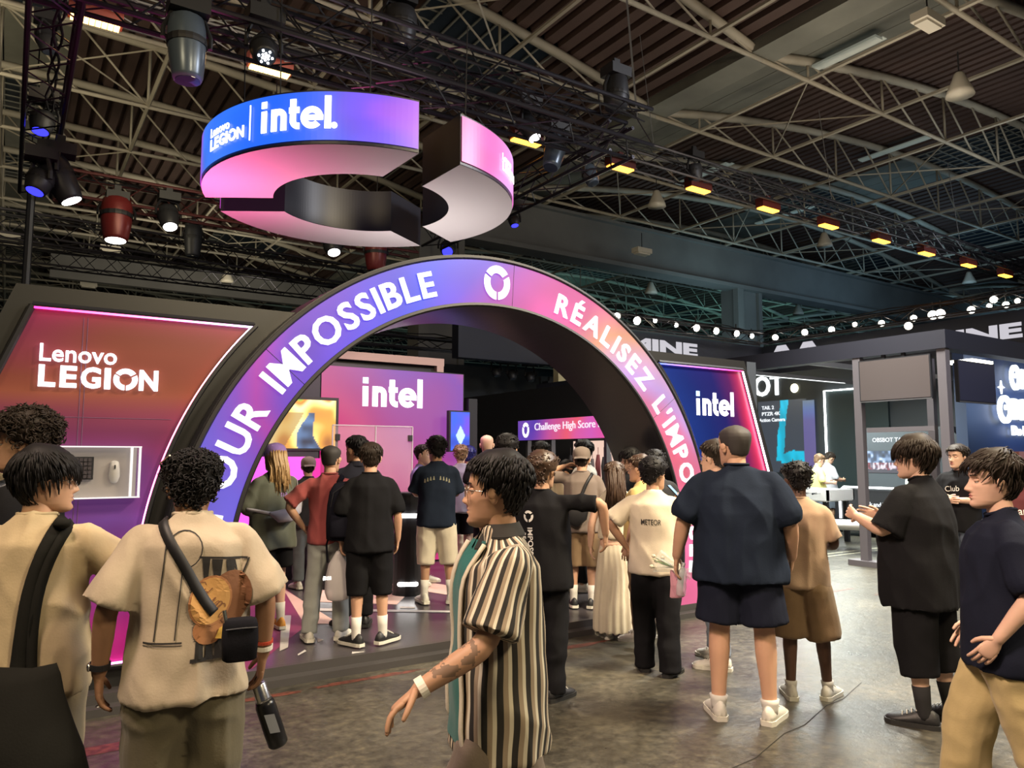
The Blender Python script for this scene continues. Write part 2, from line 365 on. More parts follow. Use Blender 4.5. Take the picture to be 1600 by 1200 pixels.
# pale rooflight strips seen on the deck
for (x, y, l) in [(14.7, 9.0, 1.5), (23, 12.6, 2.3), (26, 19, 2.6), (30.5, 21, 2.6), (35, 22.5, 2.6), (18.8, 16.8, 2.2)]:
    a, b_ = VS[2]; z = topz(x, a, b_)-.12; mb = MB(); mb.box((x-.13, y-l/2, z-.05), (x+.13, y+l/2, z)); mb.box((x+.16, y-l/2, z+.03), (x+.3, y+l/2, z+.05)); ob('strip_luminaire', mb, STRIPL, roof)
# box and bell lamps hanging below the trusses
def box_lamp(x, y, z, lab):
    t = empty('ceiling_lamp', (x, y, z), label=lab, cat='lamp', group='hall lamps under the roof')
    mb = MB(); mb.box((-.32, -.16, 0), (.32, .16, .16)); mb.box((-.26, -.12, -.05), (.26, .12, 0)); ob('housing', mb, LAMPH, t)
    mb = MB(); mb.tube([(0, 0, .14), (0, 0, .7)], [.015, .015], 5); ob('hanger', mb, DARK, t)
def bell_lamp(x, y, z, lab):
    t = empty('bell_lamp', (x, y, z), label=lab, cat='lamp', group='hall lamps under the roof')
    mb = MB(); mb.lathe([(.27, 0), (.25, .1), (.15, .32), (.10, .46), (.07, .5)], 16); ob('shade', mb, LAMPH, t, smooth=True)
    mb = MB(); mb.tube([(0, 0, .4), (0, 0, .95)], [.015, .015], 5); ob('hanger', mb, DARK, t)
# ------------------------------------------------------------------ measuring helper: where a photograph ray meets a plane
CF = np.array([sin(YAW)*cos(PITCH), cos(YAW)*cos(PITCH), sin(PITCH)]); CR = np.array([cos(YAW), -sin(YAW), 0]); CU = np.cross(CR, CF)
def ray(px, py): return CF+(px-800)/1180*CR+(600-py)/1180*CU
def at(px, py, x=None, y=None, z=None, d=None):
    r = ray(px, py); c = np.array([0, 0, EYE])
    k = x/r[0] if x is not None else y/r[1] if y is not None else (z-EYE)/r[2] if z is not None else d/hypot(r[0], r[1])
    return c+r*k
for p, z, lab in [((1450, 38), 9.6, 'off-white box lamp under the roof at upper right, near the top edge'), ((1003, 396), 8.4, 'off-white box lamp before the deep concrete beam'),
                  ((172, 392), 8.8, 'pale box lamp in the roof above the black left wall, the larger one'), ((138, 448), 8.8, 'small pale box lamp just above the top edge of the left wall'),
                  ((14, 372), 8.8, 'pale box lamp in the roof at the left edge of the photo')]:
    q = at(*p, z=z); box_lamp(*q, lab)
for p, z, lab in [((1499, 128), 9.3, 'pale bell-shaped lamp at upper right, the largest bell lamp'), ((1026, 308), 9.3, 'pale bell lamp just left of the orange bar near the centre'),
                  ((1017, 448), 8.6, 'small bell lamp below the deep beam, left of the spotlights'), ((1288, 372), 9.3, 'pale bell lamp right below an orange bar, right of centre'),
                  ((1514, 432), 9.3, 'dim bell lamp near the right end of the orange bars'), ((1247, 482), 9.0, 'small bell lamp just above the white spotlight row'),
                  ((355, 430), 8.8, 'bell lamp in the roof above the left end of the arch')]:
    q = at(*p, z=z); bell_lamp(q[0], q[1], q[2]-.3, lab)

# ------------------------------------------------------------------ arch
AX, AZ, AY = 3.59, .70, 5.62; RO, RI = 2.66, 2.28; AD = .78
BACKR = 2.33
booth = None
def acol(ang, rad):
    """picture on the arch band by angle in degrees (0 = right foot, 90 = top, 180 = left foot)"""
    st = [(-20, (238, 96, 150)), (2, (240, 104, 158)), (20, (236, 92, 126)), (30, (226, 112, 160)), (36, (204, 160, 232)), (43, (236, 176, 200)), (50, (246, 170, 130)),
          (58, (240, 140, 150)), (68, (236, 92, 160)), (80, (226, 72, 168)), (90, (176, 54, 188)), (97, (100, 60, 224)), (106, (50, 72, 240)), (118, (70, 66, 232)),
          (130, (84, 58, 218)), (139, (112, 52, 200)), (146, (176, 42, 170)), (153, (128, 58, 188)), (164, (98, 84, 208)), (176, (104, 92, 208)), (200, (180, 80, 170))]
    x, z = rad*np.cos(np.radians(ang)), rad*np.sin(np.radians(ang))
    n = vnoise(np.stack([x*1.5, z*1.5, x*0+3], 1)); n2 = vnoise(np.stack([x*4, z*4, x*0+9], 1))
    return ramp(ang+n*9+(rad-2.47)*30, st)*(1+.16*n2[:, None])
arch = empty('archway', (AX, AY, 0), label='tall illuminated archway with white lettering, black sides, standing over the stand entrance', cat='arch')
a_end = -math.asin(AZ/RO)
def arch_pts(r, n, z0=0.):
    e = math.asin((AZ-z0)/r); return [(r*cos(t), AZ+r*sin(t)) for t in np.linspace(-e, pi+e, n)]
N_A = 120
o_, i_ = arch_pts(RO+.045, N_A), arch_pts(RI-.035, N_A); i_b = arch_pts(BACKR-.12, N_A); o_b = arch_pts(RO+.045, N_A)
mb = MB(); V = []
for (a, b_, c, d) in zip(o_, i_, i_b, o_b): V += [(a[0], 0, a[1]), (b_[0], 0, b_[1]), (c[0], AD, c[1]), (d[0], AD, d[1])]
mb.add(V, [(4*i+j, 4*i+(j+1) % 4, 4*i+4+(j+1) % 4, 4*i+4+j) for i in range(N_A-1) for j in range(4)]+[(0, 1, 2, 3), (4*N_A-1, 4*N_A-2, 4*N_A-3, 4*N_A-4)])
ARCHB = mat('satin_black_laminate', (.022, .022, .028), .33)
ob('arch_body', mb, ARCHB, arch, smooth=False)
mb = MB(); oo, ii = arch_pts(RO, N_A), arch_pts(RI, N_A); V = []; nr = 6; ang = []; rad = []
eo = degrees(math.asin(AZ/RO)); ei = degrees(math.asin(AZ/RI))
for k in range(N_A):
    for j in range(nr+1):
        t = j/nr; x = oo[k][0]*(1-t)+ii[k][0]*t; z = oo[k][1]*(1-t)+ii[k][1]*t; V.append((x, -.012, z)); ang.append(degrees(atan2(z-AZ, x))); rad.append(hypot(x, z-AZ))
ang = np.array(ang); ang = np.where(ang < -90, ang+360, ang)
mb.add(V, [(k*(nr+1)+j, k*(nr+1)+j+1, (k+1)*(nr+1)+j+1, (k+1)*(nr+1)+j) for k in range(N_A-1) for j in range(nr)])
o = ob('light_panel', mb, led_attr('backlit_arch_print', .80), arch); set_picture(o.data, acol(ang, np.array(rad)))
# raised trim lips along both edges of the lit band
for r in (RO+.02, RI-.018):
    mb = MB(); P = arch_pts(r, N_A); mb.tube([(x, -.01, z) for x, z in P], [.02]*N_A, 5); ob('edge_trim', mb, BLACK, arch)
for a in (86.4, 140, 35):   # seams between the panels
    c, s_ = cos(radians(a)), sin(radians(a)); mb = MB(); mb.tube([(RI*c, -.013, AZ+RI*s_), (RO*c, -.013, AZ+RO*s_)], [.0025]*2, 4); ob('panel_seam', mb, DARK, arch)
LET = emit('white_acrylic_letter', (1, .97, 1), 1.25)
def arch_text(words_, a_start, a_stop, size, rbase):
    """letters set one by one round the arch, their feet towards the centre"""
    glyphs = []
    for ch in words_:
        if ch == ' ': glyphs.append((None, .30*size)); continue
        V, Fc = text_mb(ch, size, .008, .022); w_ = np.ptp(V[:, 0]); V[:, 0] -= (V[:, 0].min()+V[:, 0].max())/2; glyphs.append(((V, Fc), w_))
    tot = sum(g[1] for g in glyphs); gap = (radians(abs(a_start-a_stop))*(rbase+.1)-tot)/(len(glyphs)-1)
    s = 0.
    for ch, (g, w_) in zip(words_, glyphs):
        c = s+w_/2; s += w_+gap
        if g is None: continue
        a = radians(a_start)-c/(rbase+.1); V, Fc = g
        er = np.array([cos(a), sin(a)]); et = np.array([sin(a), -cos(a)])
        P = [(et[0]*x+er[0]*(rbase+y), -.02-z_, AZ+et[1]*x+er[1]*(rbase+y)) for x, y, z_ in V]
        ob('letter', MB().add(P, Fc), LET, arch)
# angle of a photographed point on the arch plane
def aang(px, py): q = at(px, py, y=AY); return degrees(atan2(q[2]-AZ, q[0]-AX)) % 360
aS, aE = aang(346, 745), aang(668, 450)
arch_text('OUR IMPOSSIBLE', aang(372, 748)+2.6, aang(672, 443)-.6, .30, RI+.085)
arch_text('REACH Y', aang(372, 748)+2.6+34.5, aang(372, 748)+2.6+2.2, .30, RI+.085)
arch_text("RÉALISEZ L'IMPOSSIBLE", aang(870, 470)+.2, aang(1056, 756)-.8-22, .27, RI+.075)
mb = MB(); ea = radians(aang(775, 443)); er = (cos(ea), sin(ea))
emblem(mb, lambda u, v, w_: (er[0]*(2.47+v)+er[1]*u, -.014-w_, AZ+er[1]*(2.47+v)-er[0]*u), 0, 0, .135, 0, .012, 1.15)
ob('emblem', mb, LET, arch)

# ------------------------------------------------------------------ platform
plat = empty('platform', (0, 0, 0), label='low dark stage platform under the archway and the stand', cat='platform')
PLM = mat('dark_vinyl_stage', (.052, .046, .052), .30, var=(1.3, .3), bump=(60, .05)); PLE = mat('platform_edge_metal', (.075, .07, .07), .35, .3)
mb = MB(); mb.box((-2.6, 5.66, 0), (7.35, 12.6, .10)); ob('deck', mb, PLM, plat)
mb = MB(); mb.box((-2.6, 5.50, 0), (7.35, 5.66, .05)); mb.box((-2.6, 5.60, .05), (7.35, 5.66, .112)); ob('edge_strip', mb, PLE, plat)
CARP = mat('pink_beige_floor_print', (.62, .42, .36), .6, var=(2, .1)); CARM = mat('magenta_floor_print', (.20, .03, .09), .45); TAPE = mat('pale_tape', (.52, .50, .48), .5)
def quad(name, pts, z, m, parent): return ob(name, MB().add([(x, y, z) for x, y in pts], [tuple(range(len(pts)))]), m, parent)
def g(px, py): q = at(px, py, z=.1); return (q[0], q[1])
quad('floor_print', [g(330, 1060), g(395, 1045), g(500, 960), g(440, 915), g(330, 930)], .102, CARM, plat)
for pts in ([(430, 912), (530, 975), (475, 975), (445, 925)], [(520, 905), (640, 925), (620, 945), (480, 940)], [(640, 905), (760, 925), (735, 935), (600, 915)]):
    quad('floor_print', [g(*p) for p in pts], .103, CARP, plat)
for pts in ([(440, 962), (455, 962), (450, 1012), (437, 1018)], [(525, 999), (545, 999), (540, 1004), (524, 1004)], [(550, 1019), (572, 1019), (571, 1023), (550, 1023)], [(465, 1023), (476, 1016), (479, 1018), (466, 1025)],
            [(625, 948), (648, 949), (648, 951), (625, 951)], [(600, 985), (610, 987), (598, 996), (595, 994)], [(495, 998), (506, 1000), (497, 1004)]):
    quad('tape_mark', [g(*p) for p in pts], .104, TAPE, plat)
quad('painted_line', [g(500, 955), g(740, 958), g(740, 955.5), g(500, 951)], .104, TAPE, plat)

# ------------------------------------------------------------------ left and right lit walls
WY = 5.78
def wall_unit(name, lab, outline, inner, colf, tubes, sgn):
    t = empty(name, (0, WY, 0), label=lab, cat='display wall')
    WB = mat('wall_black_laminate', (.017, .017, .017), .42)
    fn = lambda u, v, w_: (u, -w_, v)
    mb = MB(); mb.prism(outline, fn, -.3, 0); ob('backing', mb, WB, t)
    # black frame lip standing proud round the lit print
    n = len(inner); mb = MB(); 
    return t, fn
def fill_grid(poly, nu, nv):
    pass
# left wall: print bounded by slanted left edge, straight top and an arc round the arch
RL = 2.83
def left_x(v): return .08-.37*(2.59-v)
def right_x(v): return AX-math.sqrt(RL*RL-(v-AZ)**2)
lt, lfn = wall_unit('display_wall', 'black slanted display wall at left with pink lit edge and white lettering', [(-.01-.37*2.63, .1)]+[(AX-math.sqrt(2.42**2-(v-AZ)**2), v) for v in np.linspace(.1, 2.74, 24)]+[(-.01, 2.74)], [], None, None, 1)
vs = np.linspace(.26, 2.585, 48); us = np.linspace(0, 1, 40); V = []; pu = []; pv = []
for v in vs:
    a, b_ = max(left_x(v), -.95), right_x(v)
    for t in us: V.append((a+(b_-a)*t, -.012, v)); pu.append(a+(b_-a)*t); pv.append(v)
pu, pv = np.array(pu), np.array(pv)
def lcol(u, v):
    n = vnoise(np.stack([u*1.6, v*3.2, u*0], 1)); n2 = vnoise(np.stack([u*1.2+5, v*9, u*0+4], 1))
    t = (2.6-v)/2.35+n*.10
    c = ramp(t, [(0, (120, 40, 70)), (.10, (112, 56, 46)), (.2, (122, 66, 50)), (.3, (104, 46, 66)), (.42, (104, 44, 86)), (.6, (86, 52, 120)), (.75, (96, 44, 112)), (.88, (128, 36, 104)), (1, (150, 30, 110))])
    return c*(1+.18*n2[:, None])
nu = len(us); o = ob('printed_panel', MB().add(V, [(j*nu+i, j*nu+i+1, (j+1)*nu+i+1, (j+1)*nu+i) for j in range(len(vs)-1) for i in range(nu-1)]), print_attr('printed_wall_film', .3), lt)
set_picture(o.data, lcol(pu, pv))
def neon(name, P, cols, parent, r=.011, s=7):
    mb = MB(); n = 6; mb.tube(P, [r]*len(P), n); o = ob(name, mb, led_attr('led_edge_strip_%g' % s, s), parent)
    k = len(P); cc = np.repeat(ramp(np.linspace(0, 1, k), cols), n, 0); set_picture(o.data, cc); return o
pk = (255, 60, 150)
neon('led_strip', [(left_x(v), -.04, v) for v in np.linspace(.5, 2.59, 14)], [(0, (150, 60, 230)), (.6, (190, 80, 255)), (1, (255, 70, 160))], lt, s=5)
neon('led_strip', [(u, -.04, 2.59) for u in np.linspace(left_x(2.59), right_x(2.59), 14)], [(0, (255, 40, 130)), (.6, (255, 110, 180)), (1, (235, 190, 255))], lt, s=5)
neon('led_strip', [(right_x(v), -.04, v) for v in np.linspace(.26, 2.59, 40)], [(0, (255, 60, 190)), (.35, (255, 110, 200)), (.55, (255, 90, 150)), (.8, (255, 120, 130)), (1, (255, 200, 240))], lt, s=7)
neon('led_strip', [(u, -.04, .26) for u in np.linspace(-.5, right_x(.26), 14)], [(0, (255, 50, 190)), (1, (255, 120, 210))], lt, s=6)
# raised black rim around the print (the strips graze the print from its recess)
rim = [[(left_x(.3), .3), (left_x(2.60), 2.60)], [(left_x(2.60), 2.605), (right_x(2.6), 2.605)], [(right_x(v)+.012, v) for v in np.linspace(.25, 2.605, 40)], [(-.9, .245), (right_x(.25), .245)]]
mb = MB()
for q in rim: mb.tube([(u, -.035, v) for u, v in q], [.022]*len(q), 6)
ob('rim', mb, ARCHB, lt)
for u in (.38, .405): mb = MB(); mb.tube([(u, -.014, .27), (u+.0, -.014, 2.55)], [.0022]*2, 4); ob('panel_seam', mb, mat('seam', (.16, .09, .16), .5), lt)
mb = MB(); mb.tube([(-.4, -.014, 1.88), (.95, -.014, 1.88)], [.002]*2, 4); ob('panel_seam', mb, MATS['seam'], lt)
def logo_lenovo_legion(fn, u0, v0, W, parent, m, ext=.02, d=0.):
    """two-line wordmark: Lenovo over LEGION with a broken-ring O"""
    f2 = lambda u, v, w_: fn(u0+u, v0+v, w_+d)
    text_on('lettering', 'Lenovo', f2, m, parent, .2, 0, W*.235, width=W*.63, height=W*.16, extrude=ext, bold=.008)
    h = W*.20; cw = W/6.0; Wg = W*.155
    for i, ch in enumerate('LEGI'):
        u = [0, .170, .338, .535][i]*W; text_on('lettering', ch, f2, m, parent, .2, u, 0, width=[.135, .135, .165, .05][i]*W, height=h, extrude=ext, bold=.03)
    mb = MB(); emblem(mb, f2, W*.715, h/2, h*.52, -ext, ext); ob('lettering', mb, m, parent)
    text_on('lettering', 'N', f2, m, parent, .2, W*.835, 0, width=W*.165, height=h, extrude=ext, bold=.03)
LW = emit('wall_sign_letter', (1, .93, .98), 2.2)
logo_lenovo_legion(lfn, .14, 2.075, .71, lt, LW, .014, .03)
# display case on the left wall
case = empty('display_case', (0, WY, 0), label='long clear display case with grey back set into the left wall', cat='display case')
CG = mat('case_back_grey', (.30, .27, .25), .5, emis=(.5, .42, .40), es=.08)  # light of the lit edges put into the board as a faint glow
mb = MB(); mb.box((-.6, -.03, 1.35), (.74, -.014, 1.68)); ob('back_board', mb, CG, case)
mb = MB(); W2 = emit('case_light', (1, .90, .84), .95)
for a, b_ in (((-.6, -.10, 1.682), (.76, -.03, 1.69)), ((-.6, -.10, 1.345), (.76, -.03, 1.351)), ((.70, -.10, 1.35), (.708, -.03, 1.682)), ((.752, -.10, 1.345), (.758, -.03, 1.69))): mb.box(a, b_)
ob('lit_edge', mb, W2, case)
GLS = mat('clear_glass', (.9, .95, 1), .03, trans=1., alpha=.25)
mb = MB(); mb.box((-.6, -.104, 1.35), (.755, -.100, 1.685)); ob('glass_front', mb, GLS, case)
def mouse(u, v, lab, k=1.):
    t = empty('computer_mouse', (u, WY-.035, v), label=lab, cat='mouse')
    mb = MB(); P = [(0, -.01, -.062), (0, -.014, -.03), (0, -.015, .02), (0, -.01, .06)]; mb.tube(P, [(.024, .016), (.034, .024), (.031, .022), (.026, .014)], 14, rnd=True, ref=(0, 1, 0)); ob('shell', mb, mat('light_grey_plastic', (.5, .48, .47), .4), t, smooth=True)
    mb = MB(); mb.box((-.004, -.045, .02), (.004, -.03, .045)); ob('wheel', mb, BLACK, t)
mouse(.605, 1.52, 'pale grey computer mouse hanging at right end of the display case')
kb = empty('keyboard', (.31, WY-.03, 1.545), label='black compact keyboard mounted in the display case beside the mouse', cat='keyboard')
mb = MB(); mb.box((-.17, -.03, -.075), (.17, 0, .075)); ob('keyboard_body', mb, DARK, kb)
mb = MB()
for r in range(5):
    for c in range(13): mb.box((-.16+.0247*c, -.038, -.066+.0275*r), (-.16+.0247*c+.02, -.03, -.066+.0275*r+.022))
ob('keys', mb, mat('key_cap', (.06, .05, .06), .5), kb, kind='stuff')
hp = empty('headphones', (-.03, WY-.04, 1.5), label='black over-ear headphones at left end of the display case', cat='headphones')
mb = MB(); mb.lathe([(.001, 0), (.055, .0), (.058, .02), (.045, .05), (.001, .055)], 18, axis=(0, -1, 0)); ob('ear_cup', mb, BLACK, hp, smooth=True)
mb = MB(); mb.lathe([(.001, .05), (.03, .052), (.026, .06), (.001, .062)], 16, axis=(0, -1, 0)); ob('cup_plate', mb, mat('warm_brass', (.55, .45, .3), .3, .8), hp)
mb = MB(); mb.lathe([(.001, 0), (.055, .0), (.058, .02), (.045, .05), (.001, .055)], 18, axis=(0, -1, 0), org=(-.15, 0, 0)); ob('ear_cup', mb, BLACK, hp, smooth=True)
mb = MB(); mb.tube([(.0+(-.075+.085*cos(t))-.0, -.03, .02+.13*sin(t)) for t in np.linspace(0, pi, 14)], [.01]*14, 6); ob('headband', mb, BLACK, hp)
# right wall
rt, rfn = wall_unit('display_wall', 'black slanted display wall right of the archway with white lit edge', [(8.05, .1), (7.10, 2.73)]+[(AX+math.sqrt(2.42**2-(v-AZ)**2), v) for v in np.linspace(2.74, .1, 24)], [], None, None, -1)
def rleft(v): return AX+math.sqrt(RL*RL-(v-AZ)**2)
def rright(v): return 7.02+.352*(2.6-v)
vs = np.linspace(.26, 2.6, 40); V = []; pu = []; pv = []
for v in vs:
    for t in us:
        u = rleft(v)+(rright(v)-rleft(v))*t; V.append((u, -.012, v)); pu.append(t); pv.append(v)
pu, pv = np.array(pu), np.array(pv)
n = vnoise(np.stack([pu*3, pv*2, pu*0], 1))
c = ramp(pu+n*.07, [(0, (14, 34, 96)), (.3, (12, 26, 84)), (.55, (20, 20, 78)), (.75, (60, 18, 70)), (.9, (130, 24, 64)), (1, (170, 30, 80))])
o = ob('printed_panel', MB().add(V, [(j*nu+i, j*nu+i+1, (j+1)*nu+i+1, (j+1)*nu+i) for j in range(len(vs)-1) for i in range(nu-1)]), print_attr('printed_wall_film'), rt); set_picture(o.data, c)
neon('led_strip', [(u, -.04, 2.605) for u in np.linspace(rleft(2.6), rright(2.6), 14)], [(0, (80, 110, 255)), (.5, (190, 90, 230)), (1, (255, 50, 110))], rt, s=3)
neon('led_strip', [(rright(v), -.04, v) for v in np.linspace(.3, 2.6, 14)], [(0, (255, 190, 220)), (1, (255, 235, 245))], rt, s=7)
neon('led_strip', [(rleft(v), -.04, v) for v in np.linspace(.3, 2.6, 40)], [(0, (120, 80, 255)), (1, (40, 90, 255))], rt, s=2)
mb = MB()
for q in ([(rleft(v)-.012, v) for v in np.linspace(.25, 2.6, 40)], [(rleft(2.6), 2.62), (rright(2.6), 2.62)], [(rright(.25)+.02, .25), (rright(2.62)+.02, 2.62)]): mb.tube([(u, -.035, v) for u, v in q], [.022]*len(q), 6)
ob('rim', mb, ARCHB, rt)
def intel_logo(fn, u0, v0, W, parent, m, dotm, ext=.015, dot_end=False):
    """i with a coloured square dot, n, t, e, l built from strokes"""
    H = W*.46; s = W*.088; x = H*.68
    f = lambda u, v, w_: fn(u0+u, v0+v, w_)
    def rect(a, b_, m_=m): mb = MB(); mb.prism([(a[0], a[1]), (b_[0], a[1]), (b_[0], b_[1]), (a[0], b_[1])], f, -ext, ext); return ob('lettering', mb, m_, parent)
    rect((0, 0), (s, x*.98)); rect((0, x*1.12), (s, x*1.12+s*1.05), dotm)
    mb = MB(); n0 = W*.16; wN = W*.235
    mb.prism([(n0, 0), (n0+s, 0), (n0+s, x), (n0, x)], f, -ext, ext)
    P = seg_parallel(wN/2, wN/2-s, 0, pi, .0001, 12); k = len(P)//2; cx, cy = n0+wN/2, x-wN/2
    for i in range(k-1):
        q = [P[i], P[i+1], P[-2-i], P[-1-i]]; mb.prism([(cx+a, cy+b_) for a, b_ in q], f, -ext, ext)
    mb.prism([(n0+wN-s, 0), (n0+wN, 0), (n0+wN, cy), (n0+wN-s, cy)], f, -ext, ext); ob('lettering', mb, m, parent)
    mb = MB(); t0 = W*.445
    mb.prism([(t0, s*1.1), (t0+s, s*1.1), (t0+s, H*.93), (t0, H*.93)], f, -ext, ext); mb.prism([(t0-.015*W, x-s*.95), (t0+W*.135, x-s*.95), (t0+W*.135, x), (t0-.015*W, x)], f, -ext, ext)
    P = arcsector(s*.4, s*1.4, pi, 1.5*pi, 6); k = 7
    for i in range(6): mb.prism([(t0+s*1.4+a, s*1.4+b_) for a, b_ in (P[i], P[i+1], P[-2-i], P[-1-i])], f, -ext, ext)
    mb.prism([(t0+s*1.4, 0), (t0+W*.14, 0), (t0+W*.14, s), (t0+s*1.4, s)], f, -ext, ext); ob('lettering', mb, m, parent)
    mb = MB(); r = x/2; cx, cy = W*.755, x/2
    P = arcsector(r-s, r, radians(0), radians(318), 22); 
    for i in range(22): mb.prism([(cx+a, cy+b_) for a, b_ in (P[i], P[i+1], P[-2-i], P[-1-i])], f, -ext, ext)
    mb.prism([(cx-r+s*.6, cy-s*.42), (cx+r, cy-s*.42), (cx+r, cy+s*.42), (cx-r+s*.6, cy+s*.42)], f, -ext, ext); ob('lettering', mb, m, parent)
    rect((W*.955-s*.3, 0), (W*.955+s*.7, H))
    if dot_end: mb = MB(); mb.prism([(W*1.06+s*.5*cos(t), s*.5+s*.5*sin(t)) for t in np.linspace(0, 2*pi, 13)[:-1]], f, -ext, ext); ob('lettering', mb, m, parent)
intel_logo(rfn, 6.27, 2.075, .60, rt, LW, emit('pale_blue_dot', (.55, .85, 1), 2.2), .015)
# wrap of the logo sign: fix to the wall by moving it in front of the print
# ------------------------------------------------------------------ hanging ring sign
RC = (3.14, 7.71); RZ, RH = 4.40, .50
ring = empty('hanging_ring_sign', (RC[0], RC[1], RZ), label='large hanging broken-ring sign with lit blue and pink band above the arch', cat='hanging sign')
WHF = mat('white_underside', (.62, .60, .58), .55); RBL = mat('ring_inner_black', (.014, .015, .025), .4)
def rcol(a, z):
    n = vnoise(np.stack([np.cos(a)*3, np.sin(a)*3, z*3], 1)); n2 = vnoise(np.stack([np.cos(a)*8, np.sin(a)*8, z*6+3], 1))
    d = np.degrees(a)
    return ramp(d+n*9, [(-212, (230, 70, 160)), (-188, (170, 60, 200)), (-176, (60, 120, 235)), (-160, (40, 110, 245)), (-142, (24, 100, 248)), (-128, (50, 96, 245)), (-118, (110, 90, 235)), (-108, (120, 84, 240)), (-97, (180, 90, 235)),
                        (-84, (236, 60, 150)), (-66, (240, 100, 190)), (-52, (238, 150, 225)), (-40, (225, 170, 240)), (-25, (240, 110, 200)), (30, (240, 90, 170)), (90, (120, 80, 220)), (148, (200, 70, 190))])*(1+.12*n2[:, None])
gaps = [-87, 33, 148-360]   # a gap opens at each of these bearings
segs = [(-212, -87), (-87, 33), (33, 148)]
for k, (a0, a1) in enumerate(segs):
    P = seg_parallel(1.66, .95, radians(a0), radians(a1), .45, 40); n = len(P)//2
    mb = MB()   # black shell
    for i in range(n-1):
        o0, o1, i1, i0 = P[i], P[i+1], P[-2-i], P[-1-i]
        mb.add([(*o0, 0), (*o1, 0), (*o1, RH), (*o0, RH)], [(0, 1, 2, 3)]); mb.add([(*i0, 0), (*i1, 0), (*i1, RH), (*i0, RH)], [(3, 2, 1, 0)])
        mb.add([(*o0, RH), (*o1, RH), (*i1, RH), (*i0, RH)], [(0, 1, 2, 3)])
    for q0, q1 in ((P[0], P[-1]), (P[n-1], P[n])): mb.add([(*q0, 0), (*q1, 0), (*q1, RH), (*q0, RH)], [(0, 1, 2, 3)])
    ob('shell', mb, RBL, ring)
    mb = MB()
    for i in range(n-1): mb.add([(*P[i], -.006), (*P[i+1], -.006), (*P[-2-i], -.006), (*P[-1-i], -.006)], [(0, 1, 2, 3)])
    ob('underside', mb, WHF, ring)
    A = [atan2(p[1], p[0]) for p in P[:n]]; A = np.unwrap(A)
    if A[0] > pi/3 and k == 0: A = A-2*pi
    V = []; ca = []; cz = []
    for a in np.linspace(A[0]+.006, A[-1]-.006, 60):
        for z in np.linspace(.03, RH-.02, 6): V.append((1.672*cos(a), 1.672*sin(a), z)); ca.append(a); cz.append(z)
    o = ob('light_band', MB().add(V, [(i*6+j, i*6+j+1, i*6+7+j, i*6+6+j) for i in range(59) for j in range(5)]), led_attr('ring_led_band', .9), ring); set_picture(o.data, rcol(np.array(ca), np.array(cz)))
RW = emit('ring_white_graphic', (1, 1, 1), 1.5)
def rfn2(u, v, w_): a = u/1.68; return ((1.688+w_)*cos(a), (1.688+w_)*sin(a), v)
rd = lambda d: radians(d)*1.68
logo_lenovo_legion(rfn2, rd(-171.2), .14, .56, ring, RW, .004, 0)
mb = MB(); u = rd(-149.6); mb.prism([(u, .09), (u+.012, .09), (u+.012, .42), (u, .42)], rfn2, 0, .006); ob('divider', mb, RW, ring)
intel_logo(rfn2, rd(-145), .13, .66, ring, RW, RW, .004, dot_end=True)
logo_lenovo_legion(rfn2, rd(-56), .16, .45, ring, RW, .004, 0)
for a in (-150, -110, -60, 0, 60, 120, 180):
    mb = MB(); c, s_ = 1.3*cos(radians(a)), 1.3*sin(radians(a)); mb.tube([(c, s_, RH), (c*1.02, s_*1.02, 1.75)], [.006]*2, 4); ob('suspension_cable', mb, DARK, ring)

# ------------------------------------------------------------------ lattice trusses
RIGM = mat('black_rig_tube', (.030, .028, .036), .35, .55); RIGR = mat('truss_in_red_light', (.11, .035, .035), .4, .5)  # rear-truss copy has red light put into its tube colour
def lattice(name, p0, p1, lab, w_=.42, m=RIGM, step=.45, r=.028, ribs=True, group=None, extra=True):
    p0, p1 = np.array(p0, float), np.array(p1, float); L_ = np.linalg.norm(p1-p0); d = (p1-p0)/L_
    up = np.array([0, 0, 1.]) if abs(d[2]) < .8 else np.array([0, 1., 0]); s = nrm(np.cross(d, up)); up = np.cross(s, d)
    t = empty(name, tuple(p0), label=lab, cat='truss', group=group); h = w_/2
    C4 = [s*h+up*h, -s*h+up*h, -s*h-up*h, s*h-up*h]
    for c in C4: mb = MB(); mb.tube([c, c+d*L_], [r, r], 7); ob('chord', mb, m, t)
    mb = MB(); k = int(L_/step)
    for i in range(k):
        for q in range(4):
            a, b_ = (C4[q], C4[(q+1) % 4]) if i % 2 == 0 else (C4[(q+1) % 4], C4[q])
            mb.tube([a+d*i*L_/k, b_+d*(i+1)*L_/k], [.011]*2, 4)
    ob('brace', mb, m, t, kind='stuff')
    if extra:   # cables lashed along the truss
        mb = MB()
        for q in range(3):
            P = [C4[0]*.3+up*(.12+.05*q)+s*(.05*sin(i*.9+q*2))+d*i*L_/24+up*(-.06*abs(sin(i*.7+q))) for i in range(25)]; mb.tube(P, [.014]*25, 4)
        ob('cable', mb, BLACK, t)
    return t
RZ_ = 6.0
lattice('lighting_truss', (-2.5, 7.3, RZ_), (6.95, 7.3, RZ_), 'thick black truss crossing the top left, nearest side of the lighting rig', .5, m=RIGM)
lattice('lighting_truss', (-2.5, 7.95, RZ_+.15), (6.4, 7.95, RZ_+.15), 'second black truss just behind the nearest side of the lighting rig', .42)
lattice('lighting_truss', (6.85, 7.55, RZ_), (6.85, 13.2, RZ_), 'black truss running into depth from the rig corner right of the ring sign', .42)
lattice('lighting_truss', (.15, 7.6, RZ_), (.15, 14, RZ_), 'dark truss running into depth at the left, carrying moving heads', .42)
lattice('lighting_truss', (.4, 13.9, RZ_), (6.8, 13.9, RZ_), 'red-tinted rear truss of the lighting rig behind the ring sign', .42, RIGR)
